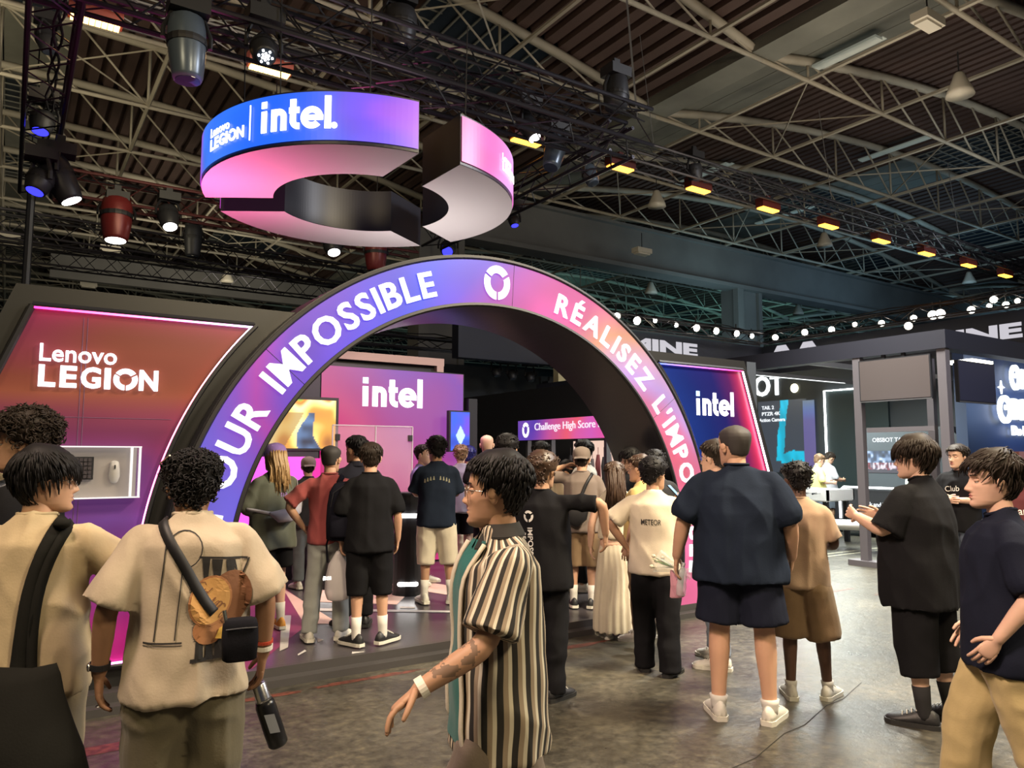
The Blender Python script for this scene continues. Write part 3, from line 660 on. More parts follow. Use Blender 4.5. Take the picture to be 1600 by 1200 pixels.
lattice('lighting_truss', (-6, 10.3, 7.35), (28, 10.3, 7.35), 'very long black truss with the row of orange lamps beneath it', .4, step=.6)
lattice('lighting_truss', (-3, 19, 6.6), (10, 19, 6.4), 'far black truss low in the roof above the left wall', .5)
lattice('lighting_truss', (-3, 25, 7.3), (12, 25, 7.3), 'farthest black truss low in the roof behind the left wall', .5)
mb = MB(); mb.tube([(.1, 14.1, 0), (.1, 14.1, RZ_)], [.06, .06], 8); ob('rig_mast', mb, DARK, label='dark vertical mast rising behind the black left wall', cat='mast')
for i, (x, y) in enumerate([(6.9, 7.3), (7.02, 7.4), (2.0, 7.3), (10.2, 10.3), (16, 10.3), (22, 10.3)]):
    mb = MB(); mb.tube([(x, y, 6.2 if i < 3 else 7.5), (x-.25, y+.1, 9.9)], [.009]*2, 4)
    ob('hoist_cable', mb, GREYM, label='thin steel cable from the roof down to the %s' % ['rig corner, left one of two', 'rig corner, right one of two', 'middle of the nearest truss', 'long orange-lamp truss, left of three', 'long orange-lamp truss, middle of three', 'long orange-lamp truss, right of three'][i], cat='cable')

# ------------------------------------------------------------------ moving heads
LENSW = emit('lit_white_lens', (1, .97, .95), 7); LENSB = emit('lit_blue_lens', (.03, .03, 1), 2.4); LENSD = mat('dark_lens', (.03, .04, .06), .08)
def moving_head(q, aim, lab, L_=.55, r=.17, lens=LENSD, body=DARK, led=False):
    """yoke-mounted head hanging below its clamp, aim = direction of the barrel"""
    t = empty('moving_head_light', tuple(q), label=lab, cat='stage light'); d = nrm(aim)
    mb = MB(); mb.box((-.17, -.13, .26), (.17, .13, .40)); mb.box((-.05, -.03, .40), (.05, .03, .52)); ob('base', mb, BLACK, t)
    s = nrm(np.cross(d, (0, 0, 1)) if abs(d[2]) < .97 else (1, 0, 0)); w_ = r+.035
    mb = MB()
    for k in (-1, 1): mb.tube([(0, 0, .27), tuple(s*k*w_*.7+np.array([0, 0, .25])), tuple(s*k*w_+np.array([0, 0, .1])), tuple(s*k*w_)], [(.03, .02)]*4, 6)
    ob('yoke', mb, BLACK, t)
    mb = MB(); mb.lathe([(r*.55, -L_*.42), (r*.9, -L_*.36), (r, -L_*.2), (r*1.0, 0), (r*.93, L_*.25), (r*.8, L_*.5), (r*.72, L_*.56)], 18, axis=d); ob('head', mb, body, t, smooth=True)
    mb = MB(); mb.lathe([(.001, L_*.54), (r*.66, L_*.54), (r*.64, L_*.57), (.001, L_*.585)], 18, axis=d); ob('lens', mb, lens, t)
    mb = MB(); mb.lathe([(r*1.04, -L_*.05), (r*1.05, .0), (r*1.04, L_*.05)], 18, axis=d, caps=False); ob('collar', mb, BLACK, t)
    if led:
        mb = MB(); x = nrm(np.cross(d, (0, .3, 1))); y = np.cross(d, x)
        for i in range(3):
            for j in range(6 if i else 1):
                a = 2*pi*j/6+i*.5; rr_ = r*.24*i; mb.ball(d*L_*.585+x*rr_*cos(a)+y*rr_*sin(a), r*.1, 6, 4)
        ob('led_cluster', mb, LENSW, t)
    return t
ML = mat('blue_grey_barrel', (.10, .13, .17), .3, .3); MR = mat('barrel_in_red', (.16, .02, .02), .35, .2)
def hang(px, py, z, **k): return at(px, py, z=z)
moving_head(at(292, 68, y=7.0), (.05, -.02, -1), 'large blue-grey moving head pointing straight down at upper left', .62, .165, body=ML)
moving_head(at(412, 78, y=7.2), (-.05, -.7, -.8), 'round wash light with lit white cells beside the orange bar at the top', .28, .13, LENSD, led=True)
moving_head(at(72, 62, x=.15), (.3, -.2, -1), 'moving head at top of the left truss, above the blue lit ones', .34, .14)
moving_head(at(66, 190, x=.15), (-.1, -.2, -1), 'blue-lit lamp on the left truss, upper of the two', .28, .15, LENSB)
moving_head(at(62, 283, x=.15), (-.3, -.2, -1), 'blue-lit lamp on the left truss, lower of the two', .28, .15, LENSB)
moving_head(at(92, 275, x=.35), (.5, -.1, -1), 'moving head at the lower end of the left truss, tilted right', .6, .18, LENSW)
moving_head(at(182, 338, y=13.7), (0, -.1, -1), 'moving head with red barrel pointing down on the rear truss', .75, .24, LENSW, MR)
moving_head(at(263, 338, y=13.7), (.1, -.5, -1), 'small dark lamp with lit white lens on the rear truss', .42, .17, LENSW)
moving_head(at(302, 372, y=18.6), (0, 0, -1), 'slim dark lamp hanging from the far truss above the arch', .8, .2)
moving_head(at(520, 384, y=13.7), (0, -.5, -1), 'lamp with lit white lens just under the back of the ring sign', .3, .18, LENSW)
moving_head(at(587, 396, y=13.7), (.03, 0, -1), 'dark red barrel lamp between ring sign and arch', .62, .22, LENSD, MR)
moving_head(at(700, 388, y=13.7), (-.4, -.6, -.6), 'blue-lit lamp between the ring sign and the top of the arch', .3, .17, LENSB)
moving_head(at(803, 345, y=12), (0, -.3, -1), 'small blue-lit lamp at right end of the ring sign', .2, .11, LENSB)
moving_head(at(868, 232, y=8.6), (-.35, -.1, -1), 'blue-grey moving head tilted left, hanging right of the ring sign', .62, .16, body=ML)
moving_head(at(824, 196, y=8.2), (.25, -.5, -1), 'dark moving head near the top right of the ring sign', .42, .13, LENSW)
moving_head(at(921, 272, y=10.1), (.15, -.4, -1), 'small moving head with grey barrel below the rig corner', .38, .14, body=ML)
moving_head(at(963, 150, y=7.4), (.1, 0, 1), 'black hoist standing on top of the rig corner', .5, .17)  # a hoist, made with the moving-head shape
moving_head(at(625, 40, y=7.8), (0, 0, -1), 'black lamp hanging in the middle of the top truss', .5, .2)
moving_head(at(1085, 268, y=10.2), (.1, 0, -1), 'black lamp above the fifth orange bar from the left', .35, .16)
# ------------------------------------------------------------------ orange bars
OR = emit('orange_led', (1, .33, .03), 6); ORR = emit('red_orange_led', (1, .10, .02), 4)
ords = ['first', 'second', 'third', 'fourth', 'fifth', 'sixth', 'seventh', 'eighth', 'ninth', 'tenth', 'eleventh', 'twelfth']
xs = [(.63, 'uppermost'), (2.78, 0), (7.15, 0), (9.3, 0), (11.4, 0), (13.6, 0), (15.8, 0), (18.0, 0), (20.15, 0), (22.4, 0), (24.6, 0)]
for i, (x, _) in enumerate(xs):
    t = empty('orange_batten_light', (x, 10.3, 7.0), label='glowing orange batten lamp under the long truss, %s from the left' % ords[i], cat='stage light', group='orange lamps along the long truss')
    mb = MB(); mb.box((-.30, -.10, .02), (.30, .10, .22)); mb.box((-.05, -.03, .22), (.05, .03, .32)); ob('housing', mb, mat('dark_red_housing', (.08, .012, .01), .5), t)
    mb = MB()
    for k in range(8): mb.box((-.27+.068*k, -.085, -.01), (-.27+.068*k+.058, .085, .02))
    ob('led_cell', mb, OR if i > 1 else emit('amber_led', (1, .5, .12), 7), t, kind='stuff')
# ------------------------------------------------------------------ inside the stand
BW = 10.0
bw = empty('stand_back_wall', (0, BW, 0), label='pink and violet back wall with lit white logo inside the stand', cat='wall')
fnb = lambda u, v, w_: (u, -w_, v)
mb = MB(); mb.prism([(3.5, .115), (5.77, .115), (5.77, 2.88), (3.62, 2.92)], fnb, -.2, 0); ob('backing', mb, BLACK, bw)
def bcol(u, v):
    n = vnoise(np.stack([u*1.1, v*1.1, u*0+2], 1)); t = np.clip((u-3.5)/2.27*.55+(v-1)/1.9*.5+n*.16, 0, 1)
    return ramp(t, [(0, (225, 30, 130)), (.25, (226, 44, 130)), (.45, (222, 74, 140)), (.62, (196, 66, 150)), (.78, (176, 80, 176)), (.9, (150, 84, 200)), (1, (214, 90, 150))])*(1+.0*u[:, None])
o = grid_panel('printed_panel', fnb, 3.52, 5.75, .12, 2.87, 30, 30, bcol, led_attr('backlit_back_wall', .62), bw, .012)
intel_logo(fnb, 4.12, 2.33, .92, bw, LW, emit('pale_blue_dot', (.55, .85, 1), 2.2), .02)
PB = mat('pale_pink_beam', (.62, .42, .40), .6)
mb = MB(); mb.box((3.85, .6, 3.06), (5.75, .7, 3.18)); mb.box((5.62, .6, 2.6), (5.74, .7, 3.06)); ob('portal_frame', mb, PB, bw)
mb = MB(); mb.box((3.85, .7, .115), (5.75, .8, 3.06)); ob('frame_backing', mb, BLACK, bw)
# big picture screen at left inside
sc = empty('led_screen', (0, 9.9, 0), label='bright screen with golden abstract scene seen through the left of the arch', cat='screen')
def scol(u, v):
    n = vnoise(np.stack([u*5, v*5, u*0], 1)); n2 = vnoise(np.stack([u*11, v*11, u*0+4], 1))
    c = ramp(.5+n*.5+(v-2)*.4, [(0, (150, 92, 40)), (.35, (214, 150, 60)), (.55, (250, 214, 120)), (.75, (255, 240, 170)), (.9, (240, 120, 40)), (1, (120, 170, 60))])
    dark = (u-v*.55 < 2.05) & (v < 2.2); c[dark] = c[dark]*.35+np.array(lin((120, 78, 40)))*.6
    fig = (abs(u-3.33-.05*np.sin(v*9)) < .12*(2.25-v)/.5+.03) & (v < 2.2); c[fig] = np.array(lin((70, 96, 130)))*(1+.8*n2[fig][:, None])
    return np.clip(c, 0, 1.2)
mb = MB(); mb.box((2.5, 0, 1.70), (3.74, .12, 2.42)); ob('casing', mb, BLACK, sc)
grid_panel('display', fnb, 2.52, 3.70, 1.73, 2.38, 70, 50, scol, led_attr('led_screen_picture', 1.3), sc, .006)
mb = MB(); mb.box((2.2, .02, 2.42), (3.48, .09, 2.75)); mb.box((2.5, .02, .115), (3.48, .09, 1.7)); ob('surround', mb, mat('dark_blue_board', (.02, .022, .03), .6), sc)
mg = empty('glowing_counter', (2.72, 9.42, 0), label='magenta glowing counter below the bright screen at left inside the stand', cat='counter')
mb = MB(); mb.box((-.42, 0, .75), (.42, .45, 1.62)); ob('lit_box', mb, emit('magenta_glow', (1, .10, .75), 1.15), mg)
mb = MB(); mb.box((.42, .02, .75), (.62, .4, 1.60)); ob('side_panel', mb, emit('deep_pink', (.85, .02, .38), .9), mg)
mb = MB(); mb.box((-.42, .03, .1), (.6, .42, .75)); ob('plinth', mb, BLACK, mg)
gp = empty('glass_partition', (0, 9.0, 0), label='clear glass partition with small black clamps before the pink wall', cat='partition')
GL2 = mat('smoky_glass', (.75, .65, .72), .06, alpha=.16); CL = mat('glass_edge', (.55, .52, .56), .3)
for a, b_ in ((3.33, 3.9), (3.905, 4.42)):
    mb = MB(); mb.box((a, 0, .1), (b_, .012, 2.01)); ob('glass_pane', mb, GL2, gp)
mb = MB()
for x in (3.33, 3.902, 4.42): mb.box((x-.006, -.004, .1), (x+.006, .016, 2.01))
mb.box((3.33, -.004, 2.005), (4.42, .016, 2.018)); ob('glass_edge', mb, CL, gp)
for x in (3.40, 4.39): mb = MB(); mb.box((x-.03, -.02, 1.82), (x+.02, .03, 1.90)); ob('clamp', mb, BLACK, gp)
vs_ = empty('portrait_screen', (5.57, 9.75, 1.99), label='small portrait screen with blue crystal picture on the back wall', cat='screen')
mb = MB(); mb.box((-.19, 0, -.30), (.17, .08, .31)); ob('casing', mb, BLACK, vs_)
def pcol(u, v):
    n = vnoise(np.stack([u*8, v*6, u*0], 1)); c = ramp(.5+n*.5, [(0, (20, 40, 150)), (.5, (40, 90, 220)), (1, (120, 60, 210))]); cr = (abs(u)*1.9+abs(v+.06) < .15); c[cr] = np.array(lin((190, 235, 255))); return c
grid_panel('display', fnb, -.165, .155, -.28, .29, 30, 46, pcol, led_attr('blue_screen_picture', 1.1), vs_, .004)
mb = MB(); mb.box((5.8, 9.9, .1), (5.95, 10.1, 2.5)); ob('stand_post', mb, DARK, label='grey vertical post at right edge of the pink back wall', cat='post')
def kiosk(px, py, h, lab, w_=.34):
    q = at(px, py, z=.1); t = empty('kiosk', (q[0], q[1], .1), label=lab, cat='kiosk')
    mb = MB(); mb.lathe([(w_*.52, 0), (w_*.5, .04), (w_*.44, h*.98), (w_*.46, h)], 20); ob('body', mb, BLACK, t, smooth=False)
    for z in (.13, h-.25):
        mb = MB(); d = nrm((-q[0], -q[1], 0)); s = np.cross(d, (0, 0, 1))
        mb.tube([d*w_*.45+s*x+np.array([0, 0, z]) for x in (-.09, .09)], [.025]*2, 6, rnd=True); ob('light_slot', mb, emit('kiosk_lamp', (1, .95, .9), 9), t)
    return q
q = kiosk(637, 928, 1.12, 'round black kiosk with two white light slots beside the glass')
kiosk(508, 918, 1.0, 'black kiosk with white light slot hidden behind the pink shirt')
# challenge banner and shelves behind it
cb = empty('banner_sign', (7.5, 0, 0), label='pink banner reading Challenge High Score above shelves, seen through the arch', cat='sign')
fs = lambda u, v, w_: (-w_, -u, v)
mb = MB(); mb.box((0, 7.6, 1.90), (.1, 11.07, 2.25)); ob('box', mb, BLACK, cb)
def ccol(u, v):
    n = vnoise(np.stack([u*2, v*4, u*0], 1)); return ramp((u+11.07)/3.3+n*.08, [(0, (110, 70, 170)), (.12, (90, 60, 170)), (.3, (190, 80, 150)), (.5, (230, 90, 110)), (.62, (206, 90, 180)), (.8, (236, 70, 120)), (1, (220, 70, 170))])
grid_panel('display', fs, -11.07, -7.6, 1.905, 2.245, 50, 6, ccol, led_attr('banner_print', .85), cb, .005)
text_on('lettering', 'Challenge High Score Legion', lambda u, v, w_: (-w_-.016, -u, v), emit('banner_letter', (.9, .8, .9), .9), cb, .2, -10.55, 2.03, width=2.15, height=.16, extrude=.004, bold=.0)
mb = MB(); emblem(mb, fs, -10.83, 2.08, .1, 0, .012, 1.3); ob('emblem', mb, LET, cb)
mb = MB(); mb.add([(-.0, 8.6, 2.25), (0, 8.0, 2.25), (0, 8.6, 2.55)], [(0, 1, 2)]); mb.box((.01, 7.4, 2.25), (.05, 8.6, 2.6)); ob('blue_panel', mb, emit('sky_blue_panel', (.1, .42, .9), .7), cb)
sh = empty('merchandise_shelf', (8.3, 0, 0), label='back-lit shelf unit with hanging dark goods under the pink banner', cat='shelf')
mb = MB(); mb.box((.3, 8.9, .1), (.4, 10.9, 1.9)); ob('lit_back', mb, emit('peach_light', (.9, .62, .5), .8), sh)
for y in (8.85, 9.55, 10.25, 10.95): mb = MB(); mb.box((-.7, y-.03, .1), (-.62, y+.03, 1.9)); ob('upright', mb, GREYM, sh)
rs = random.Random(3)
for i in range(12):
    y = 10.6-i*.15; mb = MB(); z = 1.62-.1*rs.random(); w_ = .045+.02*rs.random()
    mb.tube([(0, y, 1.78), (0, y, z+.05)], [.006]*2, 4); mb.tube([(0, y, z+.05), (0, y+.01, z-.1), (.01, y, z-.34-.1*rs.random())], [(w_*.5, .02), (w_, .03), (w_*.8, .03)], 8)
    ob('hanging_bag', mb, mat(['goods_dark', 'goods_grey', 'goods_red'][i % 3], [(.03, .03, .04), (.16, .15, .17), (.18, .04, .05)][i % 3], .7), parent=None, loc=(8.3, 0, 0), label='small dark bag on the back-lit rail under the pink banner, %s from the left' % ords[i], cat='bag', group='bags hanging under the pink banner')
# dark interior beyond with a lighting bar
lattice('lighting_truss', (6.2, 16, 4.3), (15, 16, 4.3), 'thin dark truss with lamps inside the stand behind the arch opening', .25, step=.5)
for i, (px, py) in enumerate([(775, 580), (800, 585), (828, 588), (860, 620)]):
    moving_head(at(px, py, y=15.9), (0, -.4, -1), 'small dark stage lamp in the gloom behind the arch, %s from the left' % ords[i], .25, .12)
for i, (px, py) in enumerate([(790, 658), (808, 658), (848, 657)]):
    mb = MB(); q = at(px, py, y=14); mb.box((q[0]-.1, q[1], q[2]-.04), (q[0]+.1, q[1]+.1, q[2]+.04)); ob('flood_lamp', mb, emit('flood', (1, 1, 1), 6), label='small white flood lamp beyond the arch opening, %s from the left' % ords[i], cat='lamp')
mb = MB(); mb.box((5.5, 17, 0), (12.2, 17.2, 4.0)); ob('partition_wall', mb, hw, label='dark partition wall in the gloom seen through the arch', cat='wall')
mb = MB(); mb.box((8.9, 7.2, 0), (9.1, 17, 3.0)); ob('partition_wall', mb, hw, label='dark side partition behind the merchandise shelf', cat='wall')

# ------------------------------------------------------------------ black header with spotlights far right
HY, HX, HZ0, HZ1 = 15.0, 19.3, 3.9, 5.0
hd = empty('fascia_sign', (0, 0, 0), label='large black fascia with grey capital lettering behind the right-hand stand', cat='fascia')
FAS = mat('fascia_black', (.022, .026, .048), .5)
mb = MB(); mb.box((8.5, HY, HZ0), (HX, HY+.3, HZ1)); mb.box((HX, -2, HZ0), (HX+.3, HY+.3, HZ1)); ob('panel', mb, FAS, hd)
LG = emit('grey_white_letter', (.62, .60, .66), .75)
fh = lambda u, v, w_: (u, HY-w_, v); fh2 = lambda u, v, w_: (HX-w_, -u, v)
text_on('lettering', 'KARMINE', fh, LG, hd, .4, 11.45, 4.47, width=4.95, height=.38, extrude=.01, bold=.05)
text_on('lettering', 'KARMINE', fh2, LG, hd, .4, -14.15+2.3, 4.36, width=4.05, height=.36, extrude=.01, bold=.05)
mb = MB()
for k in (0, 1): mb.prism([(-14.9+k*.9, 4.3), (-14.6+k*.9, 4.3), (-14.3+k*.9, 4.82), (-13.98+k*.9, 4.3), (-13.7+k*.9, 4.3), (-14.15+k*.9, 4.97), (-14.45+k*.9, 4.97)], fh2, 0, .02)
ob('emblem', mb, LG, hd)
for k in range(6): mb = MB(); y = 13.6-k*2.0; mb.box((HX-1.4, y-.35, 3.86), (HX-.8, y+.35, 3.9)); ob('downlight', mb, emit('warm_panel_light', (1, .85, .55), 3.5), hd)
WR = emit('warm_white_spot', (1, .93, .78), 30); 
spots = [(962, 494), (994, 501), (1023, 501), (1056, 508), (1087, 512), (1118, 517), (1150, 521), (1174, 525)]
k = 0
rsf = random.Random(2)
def white_spot(q, lab, d):
    t = empty('floodlight', tuple(q), label=lab, cat='spotlight', group='white floodlights along the black fascia'); k_ = .6+.55*rsf.random(); t.scale = (k_, k_, k_)
    mb = MB(); mb.lathe([(.02, -.17), (.05, -.16), (.09, -.1), (.10, 0), (.11, .05), (.10, .05), (.09, .02)], 12, axis=d, caps=False); ob('can', mb, BLACK, t)
    mb = MB(); mb.lathe([(.001, .015), (.085, .015), (.075, .055), (.001, .065)], 12, axis=d); ob('lens', mb, WR, t)
    mb = MB(); mb.tube([(0, 0, 0), (0, 0, .28)], [.02]*2, 5); ob('bracket', mb, BLACK, t)
for i, p in enumerate(spots): white_spot(at(*p, y=14.3), 'glaring white floodlight on the left run above the fascia, %s from the left' % ords[i], (-.2, -1, -.25))
spots2 = [(1212, 527), (1258, 519), (1300, 515), (1336, 507), (1378, 505), (1428, 497), (1420, 509), (1470, 490), (1458, 492), (1518, 484), (1553, 468), (1572, 476), (1546, 478), (1590, 470)]
for i, p in enumerate(spots2): white_spot(at(*p, x=18.6), 'white floodlight on the right run above the fascia, %s' % (['nearest the inner corner', 'second from the inner corner', 'third from the inner corner', 'fourth from the inner corner', 'fifth from the inner corner', 'sixth from the inner corner', 'below the sixth', 'seventh, right of the middle', 'eighth, beside the seventh', 'ninth, alone before the right group', 'in the right cluster, topmost', 'in the right cluster, middle right', 'in the right cluster, lower left', 'at the right edge of the photo'][i]), (-1, -.3, -.25))
lattice('lighting_truss', (9, 14.4, 5.1), (18.6, 14.4, 5.1), 'truss of white floodlights, left run above the fascia', .3, step=.5)
lattice('lighting_truss', (18.7, 14.4, 5.15), (18.7, -1, 5.15), 'truss of white floodlights, right run above the fascia', .3, step=.5)
# ------------------------------------------------------------------ right-hand stand frame
FX = 10.7; FRM = mat('dark_stand_frame', (.12, .11, .125), .45)
fr = empty('exhibition_stand', (0, 0, 0), label='dark square-post frame of the right-hand stand carrying two monitors', cat='stand')
def fbox(name, a, b_, m=FRM): mb = MB(); mb.box(a, b_); return ob(name, mb, m, fr)
fbox('post', (FX+.01, 6.56, .08), (FX+.11, 6.68, 3.12)); fbox('post', (FX+.02, 5.30, 0), (FX+.14, 5.42, 3.12)); fbox('post', (FX+1.0, 6.0, 0), (FX+1.1, 6.1, 3.12)); fbox('post', (FX+.02, 14.6, 0), (FX+.2, 14.8, 3.12))
FRB = mat('dark_beam', (.018, .019, .030), .5); fbox('top_beam', (FX, 5.28, 3.12), (FX+.22, 15, 3.38), FRB); fbox('top_beam', (FX+.22, 5.28, 3.12), (16, 5.5, 3.38), FRB); fbox('cross_rail', (FX+.02, 5.5, 1.98), (FX+.1, 6.5, 2.05)); fbox('base_plate', (FX-.05, 5.4, 0), (FX+.2, 6.85, .08))
for i in range(2): fbox('cross_rail', (FX+.2, 7.6+i*1.6, 3.14), (17.6, 7.68+i*1.6, 3.22), m=GREYM)
for a in (5.9, 6.2): fbox('hanger', (FX+.02, a-.025, 2.98), (FX+.07, a+.025, 3.16), BLACK)
def monitor(fn, u0, u1, v0, v1, lab, scm=None):
    t = empty('monitor', (0, 0, 0), label=lab, cat='monitor')
    mb = MB(); mb.prism([(u0, v0), (u1, v0), (u1, v1), (u0, v1)], fn, -.05, 0); ob('casing', mb, DARK, t)
    mb = MB(); mb.prism([(u0+.015, v0+.025), (u1-.015, v0+.025), (u1-.015, v1-.015), (u0+.015, v1-.015)], fn, 0, .004); ob('screen', mb, scm or mat('switched_off_screen', (.095, .08, .08), .25, spec=.8), t)  # default screen base raised to carry the reflection of the hall
    mb = MB(); mb.prism([(u0, v0), (u1, v0), (u1, v0+.012), (u0, v0+.012)], fn, 0, .008); ob('chin', mb, GREYM, t)
monitor(lambda u, v, w_: (FX-.02-w_, -u, v), -6.56, -5.49, 2.43, 3.06, 'large switched-off monitor on the frame, left of the corner post')
monitor(lambda u, v, w_: (u, 5.27-w_, v), 10.98, 12.05, 2.38, 2.97, 'switched-off monitor on the frame, right of the corner post', mat('dark_blue_off_screen', (.03, .032, .06), .3))
# lit interior: back wall and side wall of that stand
st = empty('stand_back_wall', (0, 0, 0), label='dark wall with lit lettering and turquoise poster inside the right-hand stand', cat='wall')
SW = mat('slate_wall', (.045, .055, .065), .5, var=(.4, .2))
XB = 17.5
f3 = lambda u, v, w_: (XB-w_, -u, v)
mb = MB(); mb.box((XB, 7.1, 0), (XB+.2, 17.5, 3.9)); ob('panel', mb, SW, st)
text_on('lettering', 'OBSBOT', f3, emit('lit_cool_letter', (.95, 1, 1), 2.2), st, .5, -15.55, 3.30, width=2.6, height=.56, extrude=.04, bold=.02)
def post_col(u, v):
    n = vnoise(np.stack([u*7, v*3+u*4, u*0], 1)); c = np.tile(np.array(lin((64, 72, 84))), (len(u), 1)); m1 = (abs((u+13.05)-(v-2.1)*.10) < .12+.05*n) & (v > 1.5); m2 = (v < 1.75+.06*n) & (v > 1.45) & (u > -13.1) & (u < -12.3); c[m1 | m2] = np.array(lin((20, 190, 225)))*(1+.35*n[m1 | m2][:, None]); return c
grid_panel('poster', f3, -13.8, -12.25, 1.2, 3.15, 60, 60, post_col, led_attr('poster_print', .7), st, .02)
grid_panel('banner', f3, -12.9+.55, -12.0, 1.0, 3.1, 4, 12, lambda u, v: ramp((v-1)/2.1, [(0, (110, 96, 150)), (.8, (104, 100, 160)), (.86, (90, 120, 190)), (1, (110, 130, 150))]), led_attr('poster_print', .7), st, .04)
for i, s in enumerate(['TAIL 2', 'PTZR 4K', 'Action Camera']): text_on('lettering', s, lambda u, v, w_: (XB-.05-w_, -u, v), emit('dim_white_print', (.9, .95, 1), .9), st, .12, [-13.65, -13.65, -13.75][i], 2.92-.17*i, width=[.4, .6, .85][i], height=.1, extrude=.004)
mb = MB(); mb.tube([(XB-.1, 11.66, .5), (XB-.1, 11.66, 3.30), (XB-.1, 10.2, 3.30)], [.028]*3, 6); ob('light_tube', mb, emit('white_neon', (.95, 1, .97), 6), st)
mb = MB(); mb.box((XB-.08, 10.0, 0), (XB, 11.6, 3.3)); ob('door_panel', mb, mat('teal_dark_panel', (.03, .05, .055), .5), st)
mb = MB(); mb.lathe([(.12, 0), (.1, .02)], 14, axis=(-1, 0, 0), org=(XB-.02, 12.6, 3.45)); ob('wall_lamp', mb, emit('warm_wall_lamp', (1, .9, .55), 6), st)
mb = MB(); mb.box((12.5, 17.3, 0), (XB, 17.5, 3.9)); ob('side_panel', mb, SW, st)
# illuminated ceiling panels of the stand (yellowish soffit)
mb = MB(); mb.box((FX+.3, 7.5, 3.42), (XB, 15, 3.5)); ob('soffit', mb, mat('soffit_cream', (.55, .5, .36), .7), fr) if False else None
for i, (x, y) in enumerate([(12, 13.4), (14, 13.4), (16, 13.4), (12, 10.5), (15, 7.0)]):
    mb = MB(); mb.box((x-.4, y-.25, 3.36), (x+.4, y+.25, 3.41)); ob('ceiling_light', mb, emit('stand_panel_light', (1, .95, .78), 5), fr)
mb = MB(); mb.box((FX+.22, 14.4, 3.0), (XB, 14.6, 3.75)); ob('lit_fascia', mb, mat('yellow_lit_fascia', (.5, .45, .28), .6), fr)  # yellow glow put into the fascia's base colour
area('stand_lamp', (14, 13.4, 3.3), (14, 14.6, 3.3), .8, 60, (1, .85, .45))
# front-right lit logos
lg = empty('lit_sign_wall', (0, 6.8, 0), label='blue-lit dark wall with glowing white round-eyed lettering at the right edge', cat='sign wall')
mb = MB(); mb.box((14.6, .1, 0), (20, .3, 3.9)); ob('panel', mb, mat('blue_lit_wall', (.03, .05, .11), .5), lg)  # blue light put into the panel's base colour
f4 = lambda u, v, w_: (u, -w_, v); LC = emit('glowing_cool_letter', (.85, .93, 1), 2.2)
def eyeO(u, v, r, sy=1.):
    mb = MB(); P = arcsector(r*.62, r, 0, 2*pi-.0001, 28)
    for i in range(28): mb.prism([(u+a, v+b_*sy) for a, b_ in (P[i], P[i+1], P[-2-i], P[-1-i])], f4, 0, .05)
    mb.prism([(u+r*.2+r*.2*cos(t), v+(r*.15+r*.2*sin(t))*sy) for t in np.linspace(0, 2*pi, 11)[:-1]], f4, 0, .05); ob('lettering', mb, LC, lg)
eyeO(16.32, 3.16, .20, 1.25); text_on('lettering', 'BSBOT', f4, LC, lg, .4, 16.6, 2.95, width=1.6, height=.4, extrude=.03, bold=.02)
eyeO(15.82, 2.52, .27); text_on('lettering', 'BSBOT', f4, LC, lg, .4, 16.16, 2.33, width=1.7, height=.42, extrude=.03, bold=.03)
text_on('lettering', 'Do More', f4, LC, lg, .3, 16.12, 2.03, width=1.12, height=.19, extrude=.02, bold=.01)
mb = MB(); mb.prism([(15.74+(.13 if i % 2 == 0 else .036)*cos(i*pi/4), 2.94+(.13 if i % 2 == 0 else .036)*sin(i*pi/4)) for i in range(8)], f4, 0, .03); ob('star', mb, LC, lg)
mb = MB(); mb.box((16.1, -.1, 1.2), (17.0, .1, 1.72)); ob('poster', mb, mat('rust_poster', (.22, .09, .06), .6, emis=(.3, .1, .06), es=.3), lg)
area('stand_lamp', (16.4, 5.6, 2.6), (16.4, 6.9, 2.0), .8, 22, (.35, .55, 1))
# middle kiosk with picture screen
kx = 15.0
ks = empty('demo_screen', (kx, 0, 0), label='wide screen showing a crowded hall, framed by the posts of the right-hand stand', cat='screen')
f5 = lambda u, v, w_: (-w_, -u, v)
mb = MB(); mb.prism([(-9.3, .0), (-7.2, .0), (-7.2, 1.95), (-7.45, 2.2), (-9.1, 2.2), (-9.3, 1.95)], f5, -.3, 0); ob('backing', mb, SW, ks)
def crowd(u, v):
    n = vnoise(np.stack([u*16, v*14, u*0], 1)); n2 = vnoise(np.stack([u*30, v*12, u*0+7], 1)); n3 = vnoise(np.stack([u*24, v*20, u*0+17], 1))
    top = v > 1.5; c = ramp(.5+n*.5, [(0, (20, 26, 40)), (.5, (60, 84, 120)), (.75, (150, 180, 220)), (1, (240, 250, 255))]); c2 = ramp(.5+n2*.5, [(0, (30, 26, 40)), (.35, (150, 50, 70)), (.5, (60, 70, 100)), (.7, (200, 180, 190)), (1, (240, 240, 255))])
    r_ = c.copy(); r_[~top] = c2[~top]; fl = v < 1.36+.02*n3; r_[fl] = np.array(lin((62, 58, 74))); return r_
grid_panel('display', f5, -9.15, -7.7, 1.29, 1.74, 110, 40, crowd, led_attr('crowd_picture', 1.0), ks, .01)
text_on('lettering', 'OBSBOT TAIL 2', f5, emit('dim_white_print', (.9, .95, 1), .9), ks, .1, -8.98, 1.92, width=.8, height=.09, extrude=.004)
ct = empty('counter', (0.35, -.3, 0), label='low dark counter with a glowing white rounded outline below the crowd screen', cat='counter')
mb = MB(); mb.box((14.2, 7.9, .1), (14.8, 9.9, .95)); ob('body', mb, BLACK, ct)
mb = MB(); mb.tube([(14.15, 9.75, .35), (14.15, 9.75, .92), (14.15, 9.65, 1.0), (14.15, 8.6, 1.0), (14.15, 8.45, .92), (14.15, 8.45, .35)], [.022]*6, 6); ob('light_tube', mb, emit('white_neon', (.95, 1, .97), 6), ct)
